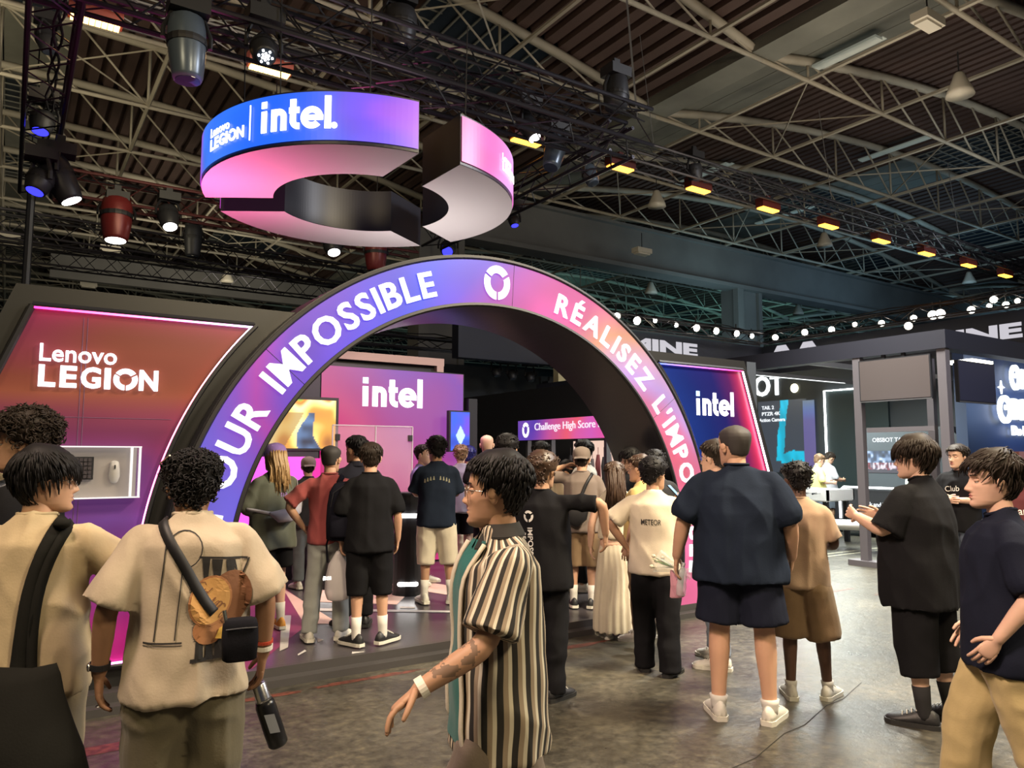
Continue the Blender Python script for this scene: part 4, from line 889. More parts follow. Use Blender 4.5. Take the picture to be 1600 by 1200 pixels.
for i, s in enumerate(['Work and Watch', 'World Camera']): text_on('lettering', s, lambda u, v, w_: (14.19-w_, -u, v), emit('dim_white_print', (.9, .95, 1), .9), ct, .1, -9.35, .62-.13*i, width=.8, height=.09, extrude=.004)
cl = empty('bench', (12.4, 7.6, 0), label='white cushioned bench on the lit floor of the right-hand stand', cat='bench')
mb = MB(); mb.tube([(0, -.9, .40), (0, 0, .44), (0, .9, .40)], [(.28, .09)]*3, 14, rnd=True, ref=(0, 0, 1)); ob('seat', mb, mat('white_cushion', (.75, .75, .74), .6), cl, smooth=True)
for a in (-.8, .8): mb = MB(); mb.box((-.2, a-.04, 0), (.2, a+.04, .34)); ob('leg', mb, BLACK, cl)
bt = empty('bottle', (14.7, 8.1, .95), label='pale bottle standing on the counter below the crowd screen', cat='bottle')
mb = MB(); mb.lathe([(.05, 0), (.055, .02), (.055, .2), (.022, .29), (.022, .33)], 14); ob('body', mb, mat('pale_green_bottle', (.6, .7, .6), .2), bt, smooth=True)
mb = MB(); mb.lathe([(.026, .33), (.026, .37)], 10); ob('lid', mb, mat('white_plastic', (.8, .8, .8), .4), bt)
# table football
tf = empty('football_table', (13.2, 9.35, 0), label='white table football table on black legs in the right-hand stand', cat='game table')
mb = MB(); mb.box((-.4, -.75, .78), (.4, .75, .82)); mb.box((-.42, -.78, .80), (-.38, .78, 1.0)); mb.box((.38, -.78, .80), (.42, .78, 1.0)); mb.box((-.42, -.78, .8), (.42, -.74, 1.0)); mb.box((-.42, .74, .8), (.42, .78, 1.0)); ob('cabinet', mb, mat('white_laminate', (.72, .72, .72), .4), tf)
for i in range(8): mb = MB(); y = -.62+.177*i; mb.tube([(-.62, y, .93), (.6, y, .93)], [.01]*2, 6); mb.tube([(-.66, y, .93), (-.54, y, .93)], [.02]*2, 8); ob('rod', mb, CHROME, tf); 
for i in range(8):
    for j in range(3): mb = MB(); y = -.62+.177*i; x = -.22+.22*j; mb.tube([(x, y, .85), (x, y, .96)], [.018, .014], 6, rnd=True); ob('figure', mb, [BLACK, mat('red_figure', (.5, .03, .03), .5)][i % 2], tf)
for a in (-.66, .66):
    for c in (-.32, .32): mb = MB(); mb.box((c-.04, a-.04, 0), (c+.04, a+.04, .78)); ob('leg', mb, BLACK, tf)
# ------------------------------------------------------------------ people
def skin(name, c): 
    m = mat(name, c, .55, var=(7, .07), spec=.35)
    b = m.node_tree.nodes['Principled BSDF']; b.inputs['Subsurface Weight'].default_value = .08; b.inputs['Subsurface Radius'].default_value = (.02, .008, .004); return m
SK = dict(fair=skin('skin_fair', (.66, .42, .31)), tan=skin('skin_tan', (.56, .33, .22)), olive=skin('skin_olive', (.45, .26, .165)), brown=skin('skin_brown', (.27, .145, .085)), dark=skin('skin_dark', (.11, .056, .038)))
LIP = dict(fair=mat('lip_fair', (.46, .17, .14), .45), tan=mat('lip_tan', (.36, .14, .10), .45), olive=mat('lip_olive', (.27, .11, .08), .45), brown=mat('lip_brown', (.14, .06, .045), .45), dark=mat('lip_dark', (.08, .035, .03), .45))
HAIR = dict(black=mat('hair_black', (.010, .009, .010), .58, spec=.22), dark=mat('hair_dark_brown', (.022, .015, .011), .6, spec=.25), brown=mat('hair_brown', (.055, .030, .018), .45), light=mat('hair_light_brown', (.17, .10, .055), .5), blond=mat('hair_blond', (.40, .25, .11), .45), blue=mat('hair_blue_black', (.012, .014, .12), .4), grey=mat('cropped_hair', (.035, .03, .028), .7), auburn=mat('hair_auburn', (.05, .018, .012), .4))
EYEW = mat('eye_white', (.7, .68, .65), .25); IRIS = mat('iris_brown', (.05, .025, .015), .2)
SHW = mat('shoe_white', (.62, .60, .54), .55, bump=(60, .1)); SHB = mat('shoe_black', (.015, .015, .017), .5, bump=(60, .1)); SOLW = mat('sole_white', (.66, .64, .56), .6); SOLB = mat('sole_black', (.02, .02, .02), .6); SOCKW = mat('sock_white', (.62, .60, .56), .9); SOCKB = mat('sock_black', (.015, .015, .017), .9)
GLM = mat('clear_lens', (1, 1, 1), .02, alpha=.12); WIRE = mat('metal_wire_frame', (.45, .43, .4), .25, .9)
def smoothstep(x, a, b_): t = np.clip((x-a)/(b_-a), 0, 1); return t*t*(3-2*t)
# head profile: height above chin, front, back, half width (metres for a 1.75 m person)
HP = np.array([(.000, .066, .020, .012), (.006, .080, .004, .030), (.018, .087, -.020, .043), (.035, .088, -.050, .052), (.055, .087, -.068, .058), (.075, .087, -.080, .063), (.095, .085, -.088, .067), (.115, .082, -.094, .070),
               (.135, .083, -.099, .073), (.155, .087, -.102, .076), (.175, .084, -.102, .077), (.195, .073, -.096, .073), (.212, .052, -.080, .062), (.225, .024, -.057, .043), (.233, -.003, -.035, .022), (.236, -.012, -.026, .006)])
def head_pts(z, th):
    f = np.interp(z, HP[:, 0], HP[:, 1]); b_ = np.interp(z, HP[:, 0], HP[:, 2]); w_ = np.interp(z, HP[:, 0], HP[:, 3]); yc = (f+b_)/2-.004
    c, s = np.cos(th), np.sin(th); e = .88
    x = w_*np.sign(s)*np.abs(s)**e; y = yc+np.where(c > 0, (f-yc)*np.abs(c)**e, -(yc-b_)*np.abs(c)**e); return x, y
def head_grid(nt=64, nz=60, fine=True, female=False):
    u = np.arange(nt)/nt; th = 2*pi*u-(.62 if fine else .3)*np.sin(2*pi*u)
    zs = np.concatenate([np.linspace(.0, .024, 5)[:-1], np.linspace(.024, .165, int(nz*.66)), np.linspace(.165, .236, int(nz*.34))[1:]])
    R = []
    for z in zs:
        x, y = head_pts(np.full(nt, z), th); fr = np.cos(th) > 0
        def G(x0, s): return np.exp(-((x-x0)/s)**2)
        d = np.zeros(nt)
        nz_ = np.interp(z, [.066, .074, .082, .09, .105, .125, .142], [0, .010, .025, .024, .016, .008, 0]); d += nz_*G(0, .0105 if z > .09 else .0125)
        if .068 < z < .094: d += .009*np.exp(-((z-.080)/.008)**2)*(G(.0125, .007)+G(-.0125, .007))
        d += .0065*np.exp(-((z-.060)/.0055)**2)*G(0, .020)+.0070*np.exp(-((z-.0485)/.006)**2)*G(0, .018)-.004*np.exp(-((z-.0545)/.0022)**2)*G(0, .024)-.004*np.exp(-((z-.037)/.006)**2)*G(0, .022)
        d += .006*np.exp(-((z-.016)/.013)**2)*G(0, .02)
        d -= .0125*np.exp(-((z-.122)/.0125)**2)*(G(.031, .016)+G(-.031, .016))
        d += .0045*np.exp(-((z-.143)/.009)**2)*(G(.026, .022)+G(-.026, .022)) * (.5 if female else 1)
        d += .004*np.exp(-((z-.097)/.014)**2)*(G(.043, .016)+G(-.043, .016))
        y = y+np.where(fr, d, 0); R.append(np.stack([x, y, np.full(nt, z)], 1))
    return R, th, zs
def rotm(axis, a): return np.array(Matrix.Rotation(a, 3, axis))
def hairline(th, style):
    """height above the chin where hair begins, by bearing round the head"""
    a = np.abs((th+pi) % (2*pi)-pi)
    fr = {'fringe': .150, 'bowl': .142, 'short': .182, 'curly': .172, 'curlybig': .165, 'buzz': .185, 'long': .182, 'swept': .180}.get(style, .18)
    bk = {'long': .03, 'bowl': .045, 'fringe': .045, 'buzz': .06}.get(style, .045)
    return np.interp(a, [0, .7, 1.15, 1.45, 1.75, 2.1, pi], [fr, fr+.002, fr-.01, .108, .125, .07, bk])
def build_hair(mb, style, thick, seed, fine, A, zmax=.24):
    """cap following the skull plus separate locks; A maps head space to body space"""
    r = np.random.default_rng(seed); nt, nzr = (56, 34) if fine else (36, 20)
    th = np.linspace(0, 2*pi, nt, endpoint=False); zs = np.linspace(.03, .236, nzr); R = []
    for z in zs:
        x, y = head_pts(np.full(nt, z), th); hl = hairline(th, style); k = smoothstep(z, hl-.006, hl+.008)
        top = smoothstep(z, .12, .2); t = thick*(.45+.55*top) if style not in ('curlybig', 'bowl') else thick*(.8+.2*top)
        t = t*(1 if style != 'bowl' else 1.)
        off = (t+.003)*k-.007*(1-k); dn = np.sqrt(x*x+(y+.01)**2)+1e-6; zz = z+(t*top*.8)*np.clip(1-(dn/.075)**2, 0, 1)*1.0+t*smoothstep(z, .2, .236)*.6
        n = vnoise(np.stack([x*42, y*42, z*42+np.full(nt, seed)], 1)) if 'curly' in style else vnoise(np.stack([x*60, y*60, np.full(nt, z*12+seed)], 1))*.5
        off = off+k*n*(.007 if 'curly' in style else .0035); R.append(np.stack([x*(1+off/dn), (y+.01)*(1+off/dn)-.01, zz+k*0], 1))
    V = [A(q) for q in R]; mb.rings(V)
    nl = (950 if fine else 200) if style != 'buzz' else 0
    if 'curly' in style: nl = int(nl*1.3)
    for _ in range(nl):
        t = r.uniform(-pi, pi); z = r.uniform(.05, .234)
        if r.random() < .35: z = r.uniform(.17, .235)
        hl = hairline(np.array([t]), style)[0]
        if z < hl+.004 or z > zmax: continue
        x, y = head_pts(np.array([z]), np.array([t])); x, y = x[0], y[0]; top = float(smoothstep(np.array([z]), .12, .2)[0])
        c = np.array([0, -.01, .125]); p = np.array([x, y, z]); n = nrm(p-c); dn = nrm(np.array([x, y+.02, 0])+1e-6)
        tk = thick*(.45+.55*top) if style not in ('curlybig', 'bowl') else thick; p0 = p+n*tk*.55
        down = np.array([0, 0, -1.]); down = nrm(down-n*(down@n)+1e-6)
        wd = (.0042 if fine else .0065)*r.uniform(.7, 1.2)
        if 'curly' in style:
            ax = nrm(n*.8+down*.35+r.normal(0, .35, 3)); e1 = nrm(np.cross(ax, (.3, .2, .9))); e2 = np.cross(ax, e1); L_ = r.uniform(.018, .034)*(1.35 if style == 'curlybig' else 1); ph = r.uniform(0, 6.3); m_ = 7 if fine else 5
            P = [p0+ax*L_*i/(m_-1)+(e1*cos(ph+i*1.25)+e2*sin(ph+i*1.25))*.0085*(1+.2*i/m_) for i in range(m_)]
            mb.tube([A(q[None])[0] for q in P], [wd*.85]*(m_-1)+[wd*.35], 4 if fine else 3)
        else:
            cr = p-np.array([.012, -.035, .24]); cr = cr-n*(cr@n); flow = nrm(nrm(cr+1e-6)+(np.array([.7, .1, .25]) if style == 'swept' and z > .15 else 0)+r.normal(0, .10 if style in ('bowl', 'fringe') else .20, 3)); flow = nrm(flow-n*(flow@n)*.8); L_ = r.uniform(.03, .05) if style not in ('bowl', 'swept') else r.uniform(.05, .07)
            if style == 'buzz': L_ = .006
            lift = .003 if style in ('bowl', 'fringe') else .007
            P = [p0+n*tk*.35+flow*L_*k+n*lift*sin(pi*k)-n*L_*.25*k*k for k in (0, .33, .66, 1)]
            if z-L_ < hl-.02 and style not in ('bowl', 'fringe', 'swept'): P = [p0+n*tk*.3+(q-P[0])*.5 for q in P]
            mb.tube([A(q[None])[0] for q in P], [wd*.7, wd, wd*.8, wd*.25], 4 if fine else 3)
def remesh(mb, voxel, sm=2, dec=None, name='body'):
    """weld overlapping closed lofts into one continuous skin"""
    me = mb.mesh(name, []); o = bpy.data.objects.new('tmp', me); COL.objects.link(o)
    m = o.modifiers.new('r', 'REMESH'); m.mode = 'VOXEL'; m.voxel_size = voxel; m.use_smooth_shade = True
    s = o.modifiers.new('s', 'SMOOTH'); s.factor = .5; s.iterations = sm
    if dec: d = o.modifiers.new('d', 'DECIMATE'); d.ratio = dec
    dg = bpy.context.evaluated_depsgraph_get(); ev = o.evaluated_get(dg); r = ev.to_mesh()
    V = np.empty(len(r.vertices)*3); r.vertices.foreach_get('co', V); V = V.reshape(-1, 3); F = [tuple(p.vertices) for p in r.polygons]
    N = np.empty(len(r.vertices)*3); r.vertices.foreach_get('normal', N); N = N.reshape(-1, 3)
    ev.to_mesh_clear(); COL.objects.unlink(o); bpy.data.objects.remove(o); bpy.data.meshes.remove(me)
    return V, F, N
def slices(mb, S, n=28, e=.86, dx=0., dy=0., tw=None):
    """stack of rounded horizontal sections (z, half width, half depth, centre y[, centre x])"""
    R = []
    for q in S:
        z, a, b_ = q[:3]; cy = q[3] if len(q) > 3 else 0; cx = q[4] if len(q) > 4 else 0
        t = np.arange(n)*2*pi/n; c, s = np.cos(t), np.sin(t); R.append(np.stack([cx+a*np.sign(c)*np.abs(c)**e, cy+b_*np.sign(s)*np.abs(s)**e, np.full(n, z)], 1))
    mb.rings(R)
def interp_path(P, n):
    P = np.asarray(P, float); t = np.arange(len(P)); ts = np.linspace(0, len(P)-1, n)
    # smooth the corner a little (quadratic through midpoints)
    out = np.stack([np.interp(ts, t, P[:, i]) for i in range(3)], 1)
    for _ in range(max(1, n//8)): out[1:-1] = .25*out[:-2]+.5*out[1:-1]+.25*out[2:]
    return out
def wrinkle(V, N, amp, fx, fz, seed, tw=.6):
    q = V.copy(); a = vnoise(np.stack([(q[:, 0]+q[:, 2]*tw)*fx, (q[:, 1]-q[:, 2]*tw*.6)*fx, q[:, 2]*fz+seed], 1)); b_ = vnoise(np.stack([(q[:, 0]-q[:, 2]*.4)*fx*2.1, q[:, 1]*fx*2.1, q[:, 2]*fz*1.8+seed+9], 1))
    c = vnoise(np.stack([q[:, 0]*11+seed, q[:, 1]*11, q[:, 2]*2.0+seed+20], 1))
    return V+N*(amp*((1-np.abs(a)*2.4)*.8+b_*.45+(1-np.abs(c)*2.6)*.6))[:, None]
ARMS = dict(down=((.245, -.02, 1.13), (.25, .05, .875)), hip=((.40, -.06, 1.17), (.22, .02, .98)), front=((.24, .03, 1.14), (.14, .27, 1.12)), phone=((.23, .05, 1.15), (.12, .28, 1.27)), pocket=((.27, -.06, 1.13), (.22, .04, .93)),
            chin=((.25, .12, 1.17), (.10, .20, 1.42)), cross=((.24, .06, 1.16), (-.02, .22, 1.15)), back=((.25, -.09, 1.14), (.26, -.10, .88)))
PEOPLE = {}
def person(key, xy, H, face, label, hair='short', haircol='black', hthick=.018, sk='olive', turn=0, nod=0, tee=None, loose=.02, hem=.80, sleeve=.55, sleeve_r=1., lower=None, lowkind='trousers', leg_end=.10, leg_w=1., shoes='white', sock='white', show_sock=True,
           fat=1., belly=0., arms=('down', 'down'), feet=None, z=0., fine=False, glasses=False, cap=None, long_len=0., collar='crew', bag=None, seed=1, lowcol=None, waist=.98, stripe=None, hand_curl=(.45, .45), seam=None, sway=0., palms=None, group='visitors at the stand', shoe_turn=16, stud=False, neck=0., hemz=None, female=False, wr=.006):
    s = H/1.75; a0 = atan2(xy[1], xy[0])+radians(face); t = empty('person', (xy[0], xy[1], z), a0-pi/2, label=label, cat='person', group=group); t.scale = (s, s, s)
    rs = np.random.default_rng(seed); sh = .165*(1+(fat-1)*.35)*(.9 if female else 1); vox = .0085 if fine else .012
    B = MB(); fb = 1+(fat-1)*.9
    slices(B, [(.80, .10*fb, .08*fb, 0), (.86, .150*fb, .095*fb), (.93, .160*fb, .105*fb, -.01), (1.0, .150*fb, .095*fb, 0), (1.08, .135*fb, .09*fb), (1.2, .145*fb, .098*fb), (1.30, .163*(1+(fat-1)*.6), .105*(1+(fat-1)*.6)), (1.37, .160, .090, -.012), (1.415, .115, .068, -.018), (1.45, .062, .056, -.02), (1.50, .055, .055, -.012), (1.545, .054, .056, -.002), (1.575, .05, .05, 0)], 24)
    hx = radians(turn); nd = radians(nod); Rm = rotm('Z', hx)@rotm('X', nd); hc = np.array([0, .012, 1.487+neck])
    A = lambda q: ((np.atleast_2d(q)-np.array([0, -.02, .05]))@Rm.T+np.array([0, -.02, .05]))*1.07+hc
    armpts = []
    shp = {}
    for k, side in ((0, -1), (1, 1)):
        spec = ARMS[arms[k]] if isinstance(arms[k], str) else arms[k]; e, w_ = [np.array(q, float) for q in spec]; e = e*[side, 1, 1]; w_ = w_*[side, 1, 1]
        if fat > 1.2 and isinstance(arms[k], str): e[0] *= 1+(fat-1)*.55; w_[0] *= 1+(fat-1)*.6
        S0 = np.array([side*sh, -.012, 1.405]); d1 = e-S0; L1 = np.linalg.norm(d1); e = S0+nrm(d1)*.285; d2 = nrm(w_-e); w_ = e+d2*.245
        shp[k] = (S0, e, w_); fa = 1+(fat-1)*.55
        mid1 = (S0+e)/2; mid2 = e+(w_-e)*.35
        B.tube(interp_path([S0+np.array([-side*.05, 0, -.04]), S0+np.array([-side*.008, 0, -.028]), mid1, e, mid2, w_], 13), np.interp(np.linspace(0, 5, 13), range(6), np.array([.036, .043, .043, .040, .040, .027])*fa), 12, rnd=True)
        # palm
        d = d2; up = nrm(np.cross(d, [side, 0, 0]) if abs(d[0]) < .8 else np.cross(d, [0, 0, 1])); pn = np.array([-side, 0, 0.])
        if palms and palms[k] is not None: pn = np.array(palms[k], float)
        pn = nrm(pn-d*(pn@d)); tt = nrm(np.cross(pn, d))
        if (tt@np.array([0, 1, .3])) < 0: tt = -tt   # thumb side points forward
        d = nrm(d+pn*.10)
        B.tube([w_, w_+d*.03, w_+d*.065, w_+d*.092], [(.022, .019), (.033, .017), (.041, .0155), (.040, .013)], 12, ref=pn, rnd=True)
        armpts.append((w_, d, pn, tt))
    fx = feet or ((-.10, 0), (.10, 0)); legs = []
    for k, side in ((0, -1), (1, 1)):
        ax, ay = fx[k][:2]; az = fx[k][2] if len(fx[k]) > 2 else .075; hp_ = np.array([side*.088*(1+(fat-1)*.5), 0, .88]); an = np.array([ax*(1+(fat-1)*.5), ay-.02, az]); kn = (hp_+an)/2+np.array([side*.004, .025+.12*max(0, abs(ay)-.12), .04]); legs.append((hp_, kn, an)); fl = 1+(fat-1)*.5
        B.tube(interp_path([hp_, (hp_+kn)/2, kn, kn+(an-kn)*.3, kn+(an-kn)*.65, an], 16), np.interp(np.linspace(0, 5, 16), range(6), np.array([.080, .068, .053, .054, .042, .034])*fl), 14, rnd=True)
    V, F, N = remesh(B, vox, 2 if fine else 1, None if fine else .6)
    M = MB().add(V, F, 0)
    R, th, zs = head_grid(72 if fine else 44, 66 if fine else 38, True, female); M.rings([A(q) for q in R], 0)
    # lips
    nf = len(R[0]); base = len(F)
    for i in range(len(R)-1):
        if .044 < zs[i] < .0655:
            for j in range(nf):
                if abs(R[i][j][0]) < .021*(1-abs(zs[i]-.054)/.02) and R[i][j][1] > .05: M.m[base+i*nf+j] = 1
    for sd in (-1, 1):   # ears
        ec = np.array([sd*.077, -.008, .110]); er = rotm('Z', sd*-.35)@rotm('X', -.15)
        M.ball(A(ec)[0], (.009, .018, .031), 12, 8, 0, Rm@er); M.ball(A(ec+np.array([sd*.006, .0, .008]))[0], (.006, .020, .021), 12, 8, 0, Rm@er)
        M.ball(A([sd*.031, .0690, .1235])[0], (.0150, .0135, .0085), 10, 6, 0, Rm)   # upper lid
    for k, (w_, d, pn, tt) in enumerate(armpts):   # five fingers
        cu = hand_curl[k]
        for i in range(4):
            L_ = [.068, .078, .073, .058][i]; o0 = w_+d*.085+tt*(.031-.0205*i)*1.0; dd = nrm(d+tt*(.10-.06*i)); P = [o0-dd*.02, o0]; c = cu*(.8+.15*i)
            for L2, cc in ((.44, .6), (.32, 1.0), (.24, .8)):
                ca = c*cc; dd = nrm(dd*cos(ca)+pn*sin(ca)); P.append(P[-1]+dd*L_*L2)
            M.tube(P, [.0092, .0090, .0085, .0078, .0066], 8, rnd=True)
        o0 = w_+d*.022+tt*.024; dd = nrm(d*.62+tt*.62+pn*.38); P = [o0-dd*.012, o0]
        for L2 in (.030, .028, .022): P.append(P[-1]+dd*L2); dd = nrm(dd+d*.28+pn*.25*cu-tt*.18)
        M.tube(P, [.0125, .0125, .0108, .0098, .0075], 8, rnd=True)
    body = link('body', M.mesh('body', [SK[sk], LIP[sk]], True), t)
    for sd in (-1, 1):
        if not fine and abs(face) < 60 and abs(turn) < 40: break
        E = MB(); n = 12; E.ball((0, 0, 0), .0118, n, 10)
        Ev = E.v[0]@rotm('X', -pi/2).T; E.v[0] = Ev@Rm.T+A([sd*.0305, .0665, .1205])[0]
        E.m = [1 if (sum(Ev[i][1] for i in f)/len(f)) > .0095 else 0 for f in E.f]; link('eye', E.mesh('eye', [EYEW, IRIS], True), t)
        E = MB(); P = [np.array([sd*(.016+.010*i), .0885-.0018*i*i+(.001 if i < 2 else 0), .1435+.003*sin(i*.8)]) for i in range(4)]; E.tube([A(q)[0] for q in P], [(.003, .0028), (.004, .003), (.0035, .0026), (.0015, .0015)], 6); link('eyebrow', E.mesh('eyebrow', HAIR[haircol if haircol != 'blond' else 'brown'], True), t)
    # hair
    if hair:
        Hb = MB()
        if hair == 'buzz': build_hair(Hb, 'buzz', .003, seed, fine, A)
        elif hair != 'bald': build_hair(Hb, hair, hthick, seed, fine, A, .15 if cap else .24)
        if long_len:
            for i in range(260 if fine else 170):
                tt_ = rs.uniform(1.2, 2*pi-1.2); z0 = rs.uniform(.10, .2); x, y = head_pts(np.array([z0]), np.array([tt_])); p = A([x[0]*1.12, y[0]*1.12-.01, z0])[0]; L_ = long_len*rs.uniform(.75, 1.0)
                sp = .78+.25*rs.random(); P = [p, p+np.array([0, -.015, -.08]), np.array([p[0]*sp, min(p[1], -.06)-.045-.02*rs.random(), p[2]-L_*.55]), np.array([p[0]*sp*1.05+rs.normal(0, .012), min(p[1], -.06)-.05-.02*rs.random(), p[2]-L_])]
                Hb.tube(interp_path(P, 7), [.007, .010, .011, .011, .010, .008, .003], 4)
        if Hb.v: link('hair', Hb.mesh('hair', HAIR[haircol], True), t)
    if cap:
        cm, kind = cap; Cb = MB(); R2 = []; thc = np.linspace(0, 2*pi, 40, endpoint=False)
        for z_ in np.linspace(.150, .236, 12): x, y = head_pts(np.full(40, z_), thc); dn = np.hypot(x, y+.01)+1e-6; o_2 = .017; R2.append(A(np.stack([x*(1+o_2/dn), (y+.01)*(1+o_2/dn)-.01, np.full(40, z_+(z_-.150)*.28)-.02*(z_ < .16)*(np.cos(thc) < 0)], 1)))
        Cb.rings(R2); link('cap', Cb.mesh('cap', cm, True), t)
        Bb = MB(); sg = 1 if kind == 'front' else -1; P = []
        for q in (0, 1):
            for a in np.linspace(-1.0, 1.0, 13): P.append(A([sin(a)*(.082+.0*q), sg*(.070+.075*q*cos(a*.9)+.012*cos(a))-(.015 if sg < 0 else 0), .160-.022*q+.0*a-.012*(sin(a)**2)])[0])
        Bb.add(P+[p-np.array([0, 0, .004]) for p in P], [(i, i+1, 14+i, 13+i) for i in range(12)]+[(26+i, 39+i, 40+i, 27+i) for i in range(12)]); link('cap_brim', Bb.mesh('cap_brim', cm, True), t)
    if glasses:
        Gb = MB()
        for sd in (-1, 1):
            c = np.array([sd*.033, .094, .1195]); P = [c+np.array([.0235*cos(a), -.004*abs(cos(a))*(1 if sd*cos(a) > 0 else 0), .019*sin(a)]) for a in np.linspace(0, 2*pi, 19)]; Gb.tube([A(q)[0] for q in P], [.0016]*19, 5)
            Gb.tube([A(q)[0] for q in ([sd*.0565, .090, .123], [sd*.074, .075, .124], [sd*.080, .01, .122], [sd*.079, -.012, .112])], [.0016]*4, 5)
        Gb.tube([A(q)[0] for q in ([-.0095, .095, .122], [0, .097, .125], [.0095, .095, .122])], [.0016]*3, 5); link('glasses_frame', Gb.mesh('glasses_frame', WIRE if glasses is True else glasses, True), t)
        if fine:
            for sd in (-1, 1): Lb = MB(); c = np.array([sd*.033, .0935, .1195]); Lb.add([A(c+np.array([.023*cos(a), 0, .0185*sin(a)]))[0] for a in np.linspace(0, 2*pi, 17)[:-1]], [tuple(range(16))]); link('glasses_lens', Lb.mesh('glasses_lens', GLM), t)
    # upper garment
    out = {'root': t, 's': s, 'A': A, 'arms': shp, 'legs': legs, 'hands': armpts}
    if tee is not None:
        T = MB(); lo = loose; hz = hemz or hem; fs_ = fat; f2 = 1+(fat-1)*.6
        S = [(hz, (.172+lo)*fs_, (.118+lo*.9)*fs_+belly*.4, belly*.3), (hz+.05, (.172+lo)*fs_, (.117+lo*.9)*fs_+belly*.6, belly*.5), (max(hz+.1, .98), (.163+lo)*fs_, (.110+lo*.9)*fs_+belly*.8, belly*.7), (1.08, (.156+lo)*fs_, (.106+lo*.8)*fs_+belly, belly*.8), (1.2, (.160+lo*.9)*(1+(fs_-1)*.85), (.112+lo*.7)*fs_+belly*.5, belly*.4), (1.30, (.176+lo*.6)*f2, (.118+lo*.5)*f2, 0), (1.37, (.182+lo*.4)*f2*(.93 if female else 1), .108+lo*.4, -.008), (1.415, .158*(1+(fat-1)*.4)*(.92 if female else 1), .086+lo*.2, -.014), (1.445, .125*(1+(fat-1)*.4), .076, -.016), (1.470, .088*(1+(fat-1)*.3), .066, -.016), (1.490, .066, .060, -.015)]
        S = sorted(S, key=lambda q: q[0]); S = [q for i, q in enumerate(S) if i == 0 or q[0]-S[i-1][0] > .008]; slices(T, S, 32, .88)
        SLV = []
        if sleeve > 0:
            for k in (0, 1):
                TT = MB() if stripe else T; SLV.append(TT)
                S0, e, w_ = shp[k]; side = -1 if k == 0 else 1; fa = (1+(fat-1)*.5)*sleeve_r
                tot = [S0+np.array([-side*.07, 0, -.018]), S0+np.array([-side*.012, 0, -.016])]; f0 = (1+(fat-1)*.35)
                def along(q): return S0+(e-S0)*q/.54 if q <= .54 else e+(w_-e)*(q-.54)/.46
                qs = np.linspace(.08, sleeve, 6); P = tot+[along(q) for q in qs]; rad = [.060*f0, .064*f0]+[(.060+.014*(q/.5) if q < .55 else .058-.018*(q-.55)/.45)*(f0+(fa-f0)*min(1, .25+q*1.7)) for q in qs]
                TT.tube(interp_path(P, 11) if sleeve < .6 else interp_path(P, 15), np.interp(np.linspace(0, len(rad)-1, 11 if sleeve < .6 else 15), range(len(rad)), rad), 16)
        v2 = .010 if fine else .014
        V, F, N = remesh(T, v2, 2)
        nto = len(V)
        if stripe:
            for TS in SLV: Vs, Fs, Ns = remesh(TS, v2, 2); F = F+[tuple(i+len(V) for i in f) for f in Fs]; V = np.vstack([V, Vs]); N = np.vstack([N, Ns])
        V = wrinkle(V, N, wr*1.5, 6.5, 3.2, seed*3.7)
        if collar == 'crew': V[:, 2] -= .42*np.clip(V[:, 1]+.02, 0, .08)*smoothstep(V[:, 2], 1.42, 1.475)
        me = MB().add(V, F).mesh('shirt', tee, True)
        if stripe:
            S0, e, w_ = shp[0]; at_ = me.attributes.new('stripe', 'FLOAT', 'POINT'); u = np.arctan2(V[:, 0], V[:, 1])*.17+.03*vnoise(np.stack([V[:, 0]*5, V[:, 1]*5, V[:, 2]*9], 1))*np.clip((1.15-V[:, 2])*1.2, 0, .35)
            for k in (0, 1):
                S0, e, w_ = shp[k]; side = -1 if k == 0 else 1; d = nrm(e-S0); rel = V-S0; tl = rel@d; pr = rel-tl[:, None]*d; x_ = nrm(np.cross(d, (0, 1, 0)))*side; y_ = np.cross(d, x_)
                ang_ = np.arctan2(pr@y_, pr@x_)*.085; ins = (np.arange(len(V)) >= nto) & (V[:, 0]*side > 0); u = np.where(ins, ang_+.01, u)
            at_.data.foreach_set('value', u.astype(np.float32))
        so = link('shirt', me, t); out['shirt'] = so; out['bvh'] = BVHTree.FromPolygons([tuple(q) for q in V], F)
        if collar == 'crew':
            Cb = MB(); P = [(.070*cos(a), -.015+.062*sin(a), 1.488-.42*max(0, -.015+.062*sin(a)+.02)) for a in np.linspace(0, 2*pi, 25)]; Cb.tube(P, [(.0075, .0075)]*25, 8, caps=False); link('collar', Cb.mesh('collar', tee, True), t)
        elif collar == 'shirt':
            Cb = MB()
            for sd in (-1, 1):
                P = []
                for q in (0, 1.25):
                    for a in np.linspace(0, pi*.93, 10): P.append((sd*(.064+.018*q)*sin(a)*1.05, -.015-(.06+.018*q)*cos(a)+(.02*q if a > 2.6 else 0), 1.515-.035*q-.012*(a/pi)-(.03*q if a > 2.5 else 0)))
                Cb.add(P+[tuple(np.array(p)-np.array([0, 0, .005])) for p in P], [(i, i+1, 11+i, 10+i) for i in range(9)]+[(20+i, 30+i, 31+i, 21+i) for i in range(9)])
            link('collar', Cb.mesh('collar', tee, True), t)
